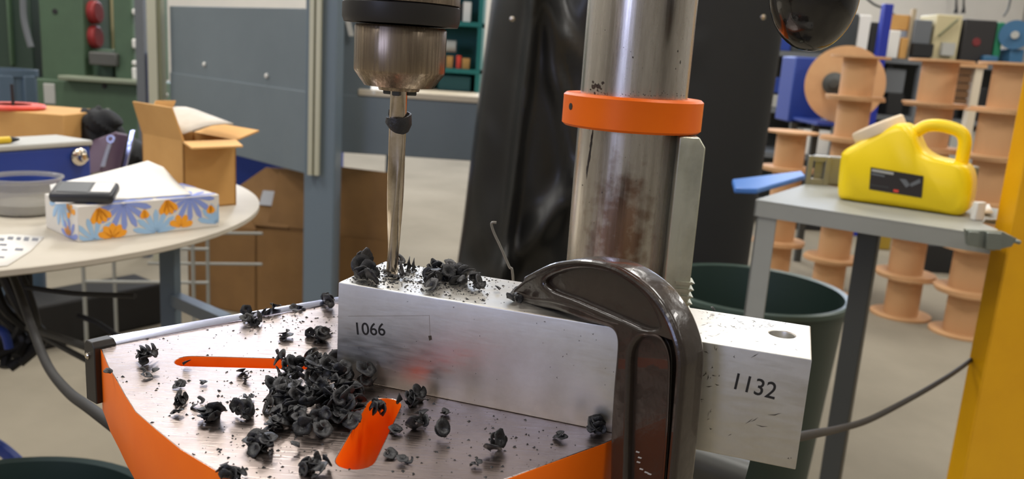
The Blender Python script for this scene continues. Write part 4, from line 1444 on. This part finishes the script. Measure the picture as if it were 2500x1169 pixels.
# ------------------------------------------------------------------ grey cart, jug, yellow post
KZ = CZ - .25
K0, K1 = Pz(1845, 487, KZ), Pz(2425, 575, KZ)
kx_ = (K1 - K0)
kX = kx_.normalized()
kY = V((-kX.y, kX.x, 0))
KW, KD = kx_.length, .38
cart = thing('steel_cart', 'grey steel cart at the right carrying the yellow jug', 'cart', K0 + kX * KW / 2 + kY * KD / 2 - V((0, 0, KZ)))
ktp = K0 * 1
lip = P(1845, 512, K0.y).z - KZ
Kp = lambda x, y: K0 + kX * (KW + x) + kY * y + V((0, 0, -.004))
MB().prism([K0 + V((0, 0, -.004)), Kp(0, 0), Kp(0, .08), Kp(-.03, .13), Kp(-.03, .19), Kp(.05, .27), Kp(.05, KD), K0 + kY * KD + V((0, 0, -.004))], V((0, 0, .004))).build('cart_top', M_grey, cart)
MB().para(K0 + V((0, 0, lip - .012)), kX * KW, kY * .004, V((0, 0, .0085 - lip))).build('front_apron', M_grey, cart)
MB().para(K0 + V((0, 0, lip - .012)), kX * .004, kY * KD, V((0, 0, .0085 - lip))).build('side_apron', M_grey, cart)
MB().para(K0 + kY * (KD - .004) + V((0, 0, lip - .012)), kX * KW, kY * .004, V((0, 0, .0085 - lip))).build('back_apron', M_grey, cart)


def angle_leg(o, sx, sy, w_, m_, name='leg'):
    mb = MB()
    mb.para(o, kX * w_ * sx, kY * .004 * sy, V((0, 0, KZ - .01)))
    mb.para(o, kX * .004 * sx, kY * w_ * sy, V((0, 0, KZ - .01)))
    return mb.build(name, m_, cart)


g0 = V((K0.x, K0.y, 0))
angle_leg(g0 + kX * .0045 + kY * .0045, 1, 1, .040, M_grey)
angle_leg(g0 + kX * (KW + .045) + kY * (KD - .0045), -1, -1, .040, M_grey)
lgp = P(2138, 620, 1.62)
tpar = (V((lgp.x, lgp.y, 0)) - g0)
mb = MB()
o_ = g0 + kX * tpar.dot(kX) + kY * tpar.dot(kY)
mb.para(o_, -kX * .036, kY * .004, V((0, 0, KZ - .01)))
mb.para(o_, -kX * .0, kY * .0, V((0, 0, .0)))
mb = MB()
mb.para(o_, -kX * .040, kY * .030, V((0, 0, KZ - .01)))
mb.build('leg', M_dkgrey, cart, bevel=.003, label='dark grey square leg')
# corner bracket
bk = K1 + V((0, 0, -.008))
brk = MB()
fB = lambda u, v, d=0: P(u, v, K1.y - .012 + d)
brk.prism([fB(2358, 560), fB(2450, 566), fB(2484, 583), fB(2470, 602), fB(2425, 612), fB(2362, 598)], V((.002, .012, 0)))
brk.prism([fB(2405, 565), fB(2440, 568), fB(2438, 608), fB(2402, 606)], V((0, -.008, 0)))
brk.prism([fB(2362, 563), fB(2388, 565), fB(2386, 600), fB(2360, 598)], V((0, -.006, 0)))
brk.cyl(fB(2478, 588), fB(2490, 592), .004, n=10)
brk.build('corner_bracket', mat('galvanised', (140, 146, 138), .4, .6), cart, bevel=.001, label='galvanised corner clamp at the yellow post')

# yellow post
YY = 1.52
e_top, e_bot = P(2495, 240, YY), P(2345, 1169, YY)
ex_ = (P(2462, 600, YY)).x
Lft = P(2418, 600, YY + .06).x
yp = MB()
sh = V((0, 0, 0))
zt3 = 2.6
yp.prism([V((ex_, YY, 0)), V((ex_ + .20, YY + .035, 0)), V((ex_ + .20, YY + .12, 0)), V((Lft, YY + .06, 0))], V((0, 0, zt3)))
yp.build('yellow_column', M_ypaint, None, bevel=.004, label='yellow painted steel column at the right edge of the picture', cat='column')

# jug
J0 = Pz(2072, 492, KZ)
jn = kY
jo = J0 + jn * .055


def jpx(u, v):
    p = Ppl(u, v, jo, jn) - jo
    return (p.dot(kX), p.z - (KZ - jo.z))


def jw(x, y, z): return jo + kX * x + jn * z + V((0, 0, y))


jl = [(2056, 470), (2062, 385), (2070, 366), (2095, 350), (2130, 330), (2170, 310), (2205, 300), (2225, 306), (2240, 322), (2250, 345), (2262, 365), (2290, 382), (2330, 392), (2365, 402), (2379, 425), (2380, 460), (2370, 505), (2345, 523), (2300, 530), (2240, 524), (2150, 509), (2080, 496)]
jp = [jpx(*q) for q in jl]
zb_ = min(p[1] for p in jp)
jp = [(x, max(.0006, y)) for x, y in jp]
jug = thing('yellow_jug', 'bright yellow plastic jug with a cream lid and black label on the grey cart', 'jug', jo + kX * jp[10][0])
ol = smooth2d(jp, 4)
jb = MB()
cxx, cyy = sum(p[0] for p in ol) / len(ol), sum(p[1] for p in ol) / len(ol)
TJ = .055
rings = []
NL = 15
for k in range(NL):
    s_ = -1 + 2 * k / (NL - 1)
    zf = math.copysign(1 - (1 - abs(s_)) ** 1.0, s_)
    ins = .020 * (1 - (1 - max(0, (abs(s_) - .52) / .48) ** 2.2) ** .5) if abs(s_) > .52 else 0
    f = ins
    ring = []
    for (x, y) in ol:
        dx__, dy__ = cxx - x, cyy - y
        L_ = math.hypot(dx__, dy__)
        ring.append(jw(x + dx__ / L_ * f, max(.0006, y + dy__ / L_ * f * .8), TJ * s_ * .98))
    rings.append(ring)
jb.loops(rings)
jb.build('bottle', M_yellow, jug, smooth=60)
hp = [jpx(*q) for q in [(2225, 330), (2243, 318), (2262, 308), (2290, 306), (2325, 313), (2348, 325), (2356, 345), (2352, 375), (2345, 410)]]
hn = []
MB().tube([jw(x, y, 0) for x, y in smooth2d(hp, 4, False)], .0125, n=16, sub=1).build('handle', M_yellow, jug)
capd = (V(jpx(2222, 294)) - V(jpx(2078, 352)))
cdir = (kX * capd.x + ez * capd.y).normalized()
cax = (-kX * capd.y + ez * capd.x).normalized()
cc = jw(*jpx(2150, 326), 0)
MB().lathe([(.050, -.002), (.0515, 0.002), (.052, .017), (.049, .021)], cc, axis=cax, n=44).build('lid', M_creamcap, jug, label='cream coloured screw lid')
jf = jo - jn * (TJ * .99)


def jface(u, v, d=0): return Ppl(u, v, jf - jn * (.0004 + d), jn)


lab = MB()
q4 = [jface(*q) for q in ((2126, 408), (2255, 430), (2250, 483), (2122, 462))]
lab.prism(q4, -jn * .0006)
lbo = lab.build('label', mat('label_black', (38, 32, 28), .5), jug, smooth=0, label='black label with pale print')
for (pts, m_) in ((((2129, 412), (2182, 421), (2181, 427), (2128, 418)), M_ltgrey), (((2128, 422), (2160, 428), (2159, 432), (2127, 426)), M_mgrey), (((2196, 436), (2212, 438), (2222, 452), (2212, 458)), M_mgrey), (((2222, 448), (2246, 436), (2248, 446), (2224, 456)), M_mgrey),
                  (((2182, 462), (2194, 464), (2193, 470), (2181, 468)), M_redb), (((2125, 450), (2170, 457), (2170, 459), (2125, 452)), M_dkgrey)):
    mm = MB()
    mm.prism([jface(*q, .0008) for q in pts], -jn * .0004)
    mm.build('label_print', m_, lbo, smooth=0)

# things on the cart behind the jug
r0 = Pz(1962, 448, KZ)
rl_ = thing('drawer_slide', 'galvanised metal channel with a slotted end bracket behind the yellow jug', 'channel', r0)
galv = mat('galv_steel', (150, 146, 128), .4, .7)
rdir = (kX * .86 + kY * .52).normalized()
rnn = V((-rdir.y, rdir.x, 0))
hB = P(1965, 378, r0.y).z - KZ
rlen = .37
MB().para(r0 + rdir * .02, rdir * rlen, rnn * .004, V((0, 0, hB * .95))).build('web', galv, rl_)
MB().para(r0 + rdir * .02, rdir * rlen, rnn * .03, V((0, 0, .004))).build('lower_flange', galv, rl_)
MB().para(r0 + rdir * .02 + ez * hB * .95, rdir * rlen, rnn * .02, V((0, 0, .004))).build('upper_flange', M_ltgrey, rl_)
ebr = MB()
for (x0_, z0_, w__, h__) in ((0, 0, .012, hB), (.040, 0, .012, hB), (.012, hB * .82, .028, hB * .18), (.012, 0, .028, hB * .22)):
    ebr.para(r0 + rdir * x0_ - rnn * .012 + ez * z0_, rdir * w__, rnn * .012, V((0, 0, h__)))
ebr.build('end_bracket', galv, rl_, bevel=.001)
bs0, bs1 = Pz(1786, 462, KZ + .005), Pz(1960, 440, KZ + .005)
blu = MB()
blu.prism([Pz(1786, 450, KZ + .0015), Pz(1792, 472, KZ + .0015), Pz(1848, 474, KZ + .0015), Pz(1965, 440, KZ + .0015), Pz(1955, 428, KZ + .0015)], V((0, 0, .012)))
blu.build('blue_tray', M_ltblue, None, bevel=.003, label='light blue plastic strip jutting over the cart\'s left end', cat='tray')
sheet('paper_scrap', [[Pz(2372, 508, KZ + .003), Pz(2415, 498, KZ + .008)], [Pz(2390, 522, KZ + .002), Pz(2425, 520, KZ + .008)]], M_paper, 'crumpled white paper scrap on the cart beside the yellow column', 'paper', th=.001)
MB().box(Pz(2405, 545, KZ) - V((0, -.03, -.018)), (.022, .012, .035), .3).build('glue_stick', M_white, None, bevel=.002, label='small white box standing on the cart\'s right corner', cat='box')

# black cable on the right
MB().tube([V((CO.x + .052, CO.y - .01, ZT - .10)), V((CO.x + .085, CO.y + .01, ZT - .095)), P(1900, 1072, .60), P(1990, 1058, .72), P(2050, 1046, .9), P(2120, 1025, 1.05), P(2200, 985, 1.2), P(2280, 940, 1.35), P(2345, 898, 1.5), P(2420, 840, 1.72)], .0042, n=12).build('power_cable', M_cable, None, label='black cable running from the block to the yellow column', cat='cable')

# ------------------------------------------------------------------ cable reels
RH, RR, RC = .2275, .155, .088


def reel_proto():
    t = thing('cable_reel', '', 'reel', (0, 0, 0))
    fl = MB().lathe([(RR, 0), (RR, .012)], (0, 0, 0), n=40).build('flange', M_reel, t)
    f2 = MB().lathe([(RR, RH - .012), (RR, RH)], (0, 0, 0), n=40).build('flange', M_reel, t)
    cr_ = MB().lathe([(RC, .012), (RC, RH - .012)], (0, 0, 0), n=32, cap0=False, cap1=False).build('core', M_reelcore, t)
    return t


proto = reel_proto()
first = True


def place_reel(loc, label, group, rot=(0, 0, 0)):
    global first
    if first:
        r = proto
        first = False
    else:
        r = proto.copy()
        C.objects.link(r)
        for c_ in proto.children:
            d_ = c_.copy()
            C.objects.link(d_)
            d_.parent = r
    r.location = loc
    r.rotation_euler = rot
    r['label'] = label
    if group: r['group'] = group
    return r


ORD = ['bottom', 'second', 'third', 'fourth', 'fifth', 'top']
STK = [(2197, 768, 6, 'stack right behind the jug'), (2016, 722, 6, 'stack before the upright disc'), (1888, 676, 4, 'low stack by the black cover'), (2345, 812, 6, 'stack beside the yellow column')]
for (u, v, nR, wh) in STK:
    b_ = Pz(u, v, 0)
    for k in range(nR):
        nm = ORD[k] if k < nR - 1 else 'top'
        jx, jy = random.uniform(-.012, .012), random.uniform(-.012, .012)
        place_reel((b_.x + jx * (k > 0), b_.y + jy * (k > 0), RH * k + .0005), 'tan cable reel, %s of the %s' % (nm, wh), None)
# one reel on edge, showing its face
rc_ = P(2062, 206, 5.2)
st_ = thing('cable_reel', 'tan cable reel turned on its side, its round face and dark hub showing', 'reel', rc_)
RRo = 90 / F * 5.25
dn = V((-.35, -.93, .05)).normalized()
MB().cyl(rc_, rc_ - dn * .015, RRo, n=48).build('flange', M_reel, st_)
MB().cyl(rc_ - dn * .20, rc_ - dn * .215, RRo, n=48).build('flange', M_reel, st_)
MB().cyl(rc_ - dn * .015, rc_ - dn * .20, RRo * .5, n=32).build('core', M_reelcore, st_)
MB().lathe([(.068, 0), (.066, .010), (.03, .02), (.028, .05), (.01, .052)], rc_ + dn * .0005 + V((-.065, 0, 0)), axis=dn, n=24).build('hub', M_dkgrey, st_)
# stand that carries it
sd = thing('reel_stand', 'blue steel stand holding the upright reel', 'stand', (rc_.x, rc_.y + .1, 0))
zlo, zhi = P(2000, 305, 5.5).z, P(1990, 140, 5.5).z
x0_, x1_ = P(1948, 200, 5.5).x, P(2032, 200, 5.5).x
MB().para(V((x0_, 5.60, zlo)), V((x1_ - x0_, 0, 0)), V((0, .3, 0)), V((0, 0, zhi - zlo))).build('cabinet', M_blue, sd, bevel=.01)
MB().para(V((rc_.x - .16, 5.12, rc_.z - RRo - .020)), V((.32, 0, 0)), V((0, .50, 0)), V((0, 0, .018))).build('cradle', M_blue, sd)
for x_ in (x0_ + .02, x1_ - .05):
    MB().box((x_ + .02, 5.6, zlo / 2), (.04, .04, zlo)).build('leg', M_dkgrey, sd)

# ------------------------------------------------------------------ far right background
def bb_box(name, u0, v0, u1, v1, y, dep, m_, label, cat, z0=None, bevel=.008, parent=None, group=None):
    a__, b__ = P((u0 + u1) / 2, v1, y), P((u0 + u1) / 2, v0, y)
    xl, xr_ = P(u0, (v0 + v1) / 2, y).x, P(u1, (v0 + v1) / 2, y).x
    zb = a__.z if z0 is None else z0
    mb = MB().para(V((xl, y, zb)), V((xr_ - xl, 0, 0)), V((0, dep, 0)), V((0, 0, b__.z - zb)))
    return mb.build(name, m_, parent, bevel=bevel, label=label, cat=cat, group=group)


BY = 7.0
zs = P(2300, 150, BY).z
zs2 = P(2300, 290, BY).z
zs3 = P(2300, 400, BY).z
xL, xR = P(1870, 200, BY).x, P(2620, 200, BY).x
rkk = thing('storage_rack', 'grey storage rack along the back of the workshop on the right', 'rack', ((xL + xR) / 2, BY + .3, 0))
for z in (zs, zs2, zs3, .12):
    MB().para(V((xL, BY - .02, z - .04)), V((xR - xL, 0, 0)), V((0, .7, 0)), V((0, 0, .04))).build('shelf_board', M_mgrey, rkk)
for k in range(5):
    x_ = xL + (xR - xL) * k / 4
    for y_ in (BY + .01, BY + .62):
        MB().box((x_, y_, zs / 2), (.05, .05, zs)).build('upright', M_mgrey, rkk)
MB().para(V((xL, BY + .68, 0)), V((xR - xL, 0, 0)), V((0, .01, 0)), V((0, 0, zs - .04))).build('back_sheet', M_dkgrey, rkk)

ITEMS = [  # name, u0, v0, u1, v1, material, label, category  (standing on the top shelf)
    ('machine_cabinet', 1935, 28, 2092, 140, mat('charcoal', (62, 66, 66), .5), 'wide charcoal machine cabinet behind the egg shaped knob', 'cabinet'),
    ('white_cabinet', 2094, 36, 2122, 140, M_white, 'tall narrow white cabinet on the rack at the left of the blue post', 'cabinet'),
    ('monitor', 2124, 54, 2146, 140, M_dark, 'small black monitor beside the blue post', 'monitor'),
    ('white_box', 2168, 74, 2196, 140, M_white, 'white box right of the blue post', 'box'),
    ('tan_box', 2198, 92, 2216, 140, M_card, 'small tan box right of the white box', 'box'),
    ('grey_bin', 2228, 48, 2272, 140, M_mgrey, 'slate grey bin on the rack', 'bin'),
    ('beige_machine', 2280, 36, 2344, 140, M_beige, 'beige machine on the rack', 'machine'),
    ('black_cabinet', 2350, 48, 2428, 150, mat('black_brown', (44, 42, 42), .5), 'black cabinet with a dull red spot on the rack', 'cabinet'),
    ('green_box', 2430, 54, 2447, 150, mat('signal_green', (30, 120, 84), .5), 'green box at the right end of the rack', 'box'),
]
for i, (nm, u0, v0, u1, v1, m_, lb_, ct) in enumerate(ITEMS):
    o = bb_box(nm, u0, v0, u1, v1, BY + .05 + .0 * i, .3, m_, lb_, ct, z0=zs)
    if nm == 'black_cabinet':
        MB().lathe([(.035, 0), (.03, .008)], P(2384, 103, BY + .05), axis=(0, -1, 0), n=16).build('red_lamp', mat('dull_red', (120, 44, 46), .5), o)
    if nm == 'beige_machine':
        MB().para(P(2290, 90, BY + .02), P(2335, 52, BY + .02) - P(2290, 90, BY + .02), V((0, -.03, 0)), V((0, 0, .02))).build('arm', M_olive, o)
        MB().box(P(2312, 120, BY + .03), (.10, .06, .10)).build('slide', M_ltgrey, o)
    if nm == 'grey_bin':
        MB().box(P(2250, 122, BY + .03), (.16, .06, .10)).build('base', M_dark, o)
MB().box(P(2188, 55, BY + .16) , (.17, .10, .12)).build('tan_carton', M_card, None, bevel=.004, label='tan carton on top of the white box', cat='box')
bm_ = thing('blue_motor', 'blue electric motor with round fan cover at the right end of the rack', 'motor', P(2475, 140, BY))
MB().cyl(P(2478, 85, BY - .02), P(2478, 85, BY + .25), .115, n=28).build('fan_cover', mat('motor_blue', (58, 104, 140), .45), bm_)
MB().cyl(P(2478, 85, BY - .05), P(2478, 85, BY - .02), .03, n=16).build('shaft', M_ltgrey, bm_)
bb_box('foot', 2466, 120, 2500, 150, BY, .3, mat('motor_blue', (58, 104, 140)), None, None, z0=zs, parent=bm_)
bb_box('blue_box', 2402, 136, 2438, 152, BY - .015, .06, mat('motor_blue', (58, 104, 140)), 'small blue box in front of the black cabinet', 'box', z0=zs)
# blue post
bq0, bq1 = P(2166, 10, 6.7), P(2150, 135, 6.7)
xb_ = (bq0.x + bq1.x) / 2
MB().box((xb_, 6.7, bq0.z / 2), (.07, .07, bq0.z)).build('blue_post', mat('post_blue', (30, 46, 150), .45), None, bevel=.005, label='upright blue square post in front of the far rack', cat='post')
MB().box((P(2222, 80, BY + .1).x, BY + .1, zs + .2), (.03, .045, .4)).build('beige_post', mat('post_beige', (176, 160, 132), .6), None, label='thin beige post right of the blue one', cat='post')
# lower shelf goods
LOW = [
    ('blue_bin', 1886, 92, 1930, 150, M_blue, 'blue bin beside the black cover on the rack top', 'bin', zs),
    ('white_jar', 1905, 180, 1922, 205, M_white, 'white jar on the middle shelf beside the black cover', 'jar', None),
    ('blue_crate', 1876, 190, 1945, 228, M_blue, 'dull blue crate on the middle shelf', 'crate', None),
    ('beige_case', 1870, 232, 1930, 285, M_ltgrey, 'pale grey case on the middle shelf beside the black cover', 'case', zs2),
    ('silver_machine', 2160, 168, 2210, 226, M_mgrey, 'grey machine head between two reel stacks', 'machine', P(2185, 228, BY + .03).z),
    ('black_machine', 2165, 228, 2205, 290, M_dark, 'black machine body between two reel stacks', 'machine', zs2),
    ('white_board', 1958, 318, 2038, 392, M_white, 'white board leaning low between the reel stacks', 'board', zs3),
    ('grey_crate', 2318, 318, 2400, 398, M_ltgrey, 'light grey crate behind the jug handle', 'crate', zs3),
    ('dark_crate', 2390, 215, 2436, 280, M_dark, 'dark crate near the yellow column on the middle shelf', 'crate', zs2),
    ('slate_crate', 2236, 314, 2300, 398, M_mgrey, 'slate crate behind the jug lid', 'crate', zs3),
]
for i, (nm, u0, v0, u1, v1, m_, lb_, ct, z0) in enumerate(LOW):
    if nm == 'white_jar':
        p = P(1913, 190, BY - .012)
        MB().lathe([(.03, 0), (.03, .07), (.02, .08), (.022, .1)], V((P(1913, 190, BY + .05).x, BY + .02, P(1910, 190, BY).z - .0)), n=20).build(nm, m_, None, label=lb_, cat=ct)
        continue
    bb_box(nm, u0, v0, u1, v1, BY + .03, .3, m_, lb_, ct, z0=z0)
# slatted crate by the reels
sy = 5.6
sp0 = P(2312, 255, sy); sp1 = P(2376, 165, sy)
cr8 = thing('slatted_crate', 'dark brown slatted crate with a pale corner post between reel stacks', 'crate', (sp0.x, sy, 0))
hS = sp1.z - sp0.z
for k in range(5):
    MB().para(V((sp0.x, sy, sp0.z + hS * k / 5)), V((sp1.x - sp0.x, 0, 0)), V((0, .03, 0)), V((0, 0, hS / 5 * .86))).build('slat', M_wood, cr8)
MB().box((P(2383, 210, sy).x, sy + .02, sp1.z / 2), (.05, .06, sp1.z)).build('corner_post', M_cream, cr8)
MB().box((sp0.x + .02, sy + .05, sp1.z / 2), (.05, .04, sp1.z)).build('corner_post', M_wood, cr8)
MB().para(V((sp0.x - .02, sy - .02, sp1.z)), V((sp1.x - sp0.x + .1, 0, 0)), V((0, .3, 0)), V((0, 0, .025))).build('top_board', M_reel, cr8)

# clutter low behind the cart
for (u0, v0, u1, v1, y, m_, lb_) in ((1935, 528, 2010, 562, 5.6, M_dark, 'low black motor on the floor behind the reels, seen under the cart'), (2255, 600, 2372, 668, 5.0, M_dark, 'low black jack on the floor right of the reels, seen under the cart'), (2148, 570, 2176, 610, 5.1, mat('dull_yellow', (170, 140, 50), .5), 'dull yellow can on the floor behind the dark cart leg')):
    b_ = Pz((u0 + u1) / 2, v1, 0)
    yy = b_.y
    bb_box('floor_unit', u0, v0, u1, v1, yy, .3, m_, lb_, 'machine', z0=0)
# hanging hooks on the back wall
for u in (2334, 2352):
    hk = MB()
    hk.cyl(P(u + 3, -60, 11.2), P(u, 22, 11.2), .012, n=8)
    hk.lathe([(.03, 0), (.0, .12)], P(u - 1, 32, 11.2), n=12, cap1=False)
    hk.build('hanging_hook', M_dark, None, label='black hook hanging before the back wall, %s of the pair' % ('left' if u < 2340 else 'right'), cat='hook')
MB().tube([P(2100, -20, 9), P(2130, 8, 9), P(2160, 22, 9), P(2190, 40, 9)], .012, n=8).build('wall_cable', M_dkgrey, None, label='grey cable sagging to the blue post', cat='cable')
MB().tube([P(2470, -20, 9), P(2462, 20, 9), P(2450, 40, 9)], .010, n=8).build('wall_cable', M_dkgrey, None, label='grey cable on the back wall above the green box', cat='cable')

# ------------------------------------------------------------------ green press at the far left
GY = 4.9
gp0 = P(170, 900, GY)
gp = thing('green_press', 'large green machine press with a window showing red rollers, far left', 'machine', (gp0.x, GY + .3, 0))


def gbox(name, u0, v0, u1, v1, y, dep, m_, **k):
    a__, b__ = P((u0 + u1) / 2, v1, y), P((u0 + u1) / 2, v0, y)
    xl, xr_ = P(u0, (v0 + v1) / 2, y).x, P(u1, (v0 + v1) / 2, y).x
    zb = 0 if v1 > 900 else a__.z
    return MB().para(V((xl, y, zb)), V((xr_ - xl, 0, 0)), V((0, dep, 0)), V((0, 0, b__.z - zb))).build(name, m_, gp, bevel=.008, **k)


gbox('lower_body', 100, 200, 345, 1000, GY, .6, M_green)
gbox('window_back', 203, -120, 277, 125, GY + .35, .05, M_beige)
gbox('ledge', 140, 190, 345, 202, GY - .08, .3, mat('ledge_grey', (128, 136, 116), .5))
gbox('left_upright', 95, -120, 203, 200, GY + .02, .5, M_green)
gbox('right_upright', 276, -120, 322, 200, GY + .02, .5, M_green)
gbox('cross_head', 203, 120, 276, 200, GY + .10, .4, M_green)
gbox('rear_frame', 0, -120, 98, 1000, GY + .15, .4, mat('deep_green', (44, 62, 50), .5))
gbox('left_frame_strip', 14, -120, 22, 160, GY + .12, .05, M_green)
gbox('chuck_block', 216, 128, 284, 160, GY - .02, .3, mat('block_grey', (84, 84, 80), .5))
for v in (30, 90):
    p = P(202, v, GY + .12)
    MB().cyl(P(188, v, GY + .12), P(242, v, GY + .12), .066, n=32).build('red_roller', M_red, gp, bevel=.012)
MB().tube([P(56, -20, GY), P(58, 40, GY), P(66, 80, GY), P(76, 115, GY)], .018, n=10).build('hose', M_mgrey, gp)
for (u, v) in ((134, 28), (255, 210)):
    MB().lathe([(.016, 0), (.014, .004)], P(u, v, GY - .001 + (.02 if v < 100 else 0)), axis=(0, -1, 0), n=14).build('bolt_hole', M_dark, gp)
gbox('name_plate', 106, 204, 134, 254, GY - .006, .01, M_ltgrey)
for (v0, v1) in ((22, 36), (95, 118), (148, 160), (165, 195)):
    gbox('gauge', 321, v0, 341, v1, GY - .02, .1, M_white)
gbox('gauge_panel', 318, -100, 345, 192, GY + .1, .1, M_beige)
# slate bin on the left
sbc = P(18, 160, 3.35)
sb = thing('slate_drum', 'slate blue round bin with a rolled rim at the left edge of the picture', 'bin', (sbc.x, sbc.y, 0))
sr = P(84, 165, 3.35).x - sbc.x
zr_ = P(18, 168, 3.35).z
MB().lathe([(sr * .85, .01), (sr * .93, zr_ - .03), (sr, zr_ - .025), (sr, zr_), (sr * .93, zr_), (sr * .9, zr_ - .03), (sr * .8, .03)], V((sbc.x, sbc.y, 0)), n=48).build('body', M_bin, sb)
for a in (-1.1, -2.0, -.3):
    d_ = V((math.cos(a), math.sin(a), 0))
    MB().box(V((sbc.x, sbc.y, zr_ - .14)) + d_ * sr * .93, (.02, .05, .24), a).build('rib', M_bin, sb, bevel=.004)

# ------------------------------------------------------------------ ceiling fixtures, frame of the added light, and window (outside the frame)
for i, (x, y) in enumerate(FIX):
    MB().box((x, y, CEIL - .06), (.56, 1.66, .12)).build('ceiling_fixture', M_white, None, label='white ceiling light fixture above the workshop', cat='lamp', group='ceiling lights')
# frame put round the added back light, then frame of the door window behind the camera
wf = MB()
for z in (3.05, 4.55): wf.box((-.5, 11.46, z), (10.7, .06, .08))
for k in range(8): wf.box((-5.82 + 10.64 * k / 7, 11.46, 3.8), (.06, .06, 1.5))
struct('added_light_frame', wf, M_ltgrey)
wf = MB()
for z in (1.46, 3.54): wf.box((-3.85, -4.96, z), (1.5, .06, .08))
for x in (-4.6, -3.1): wf.box((x, -4.96, 2.5), (.08, .06, 2.1))
struct('window_2', wf, M_ltgrey)
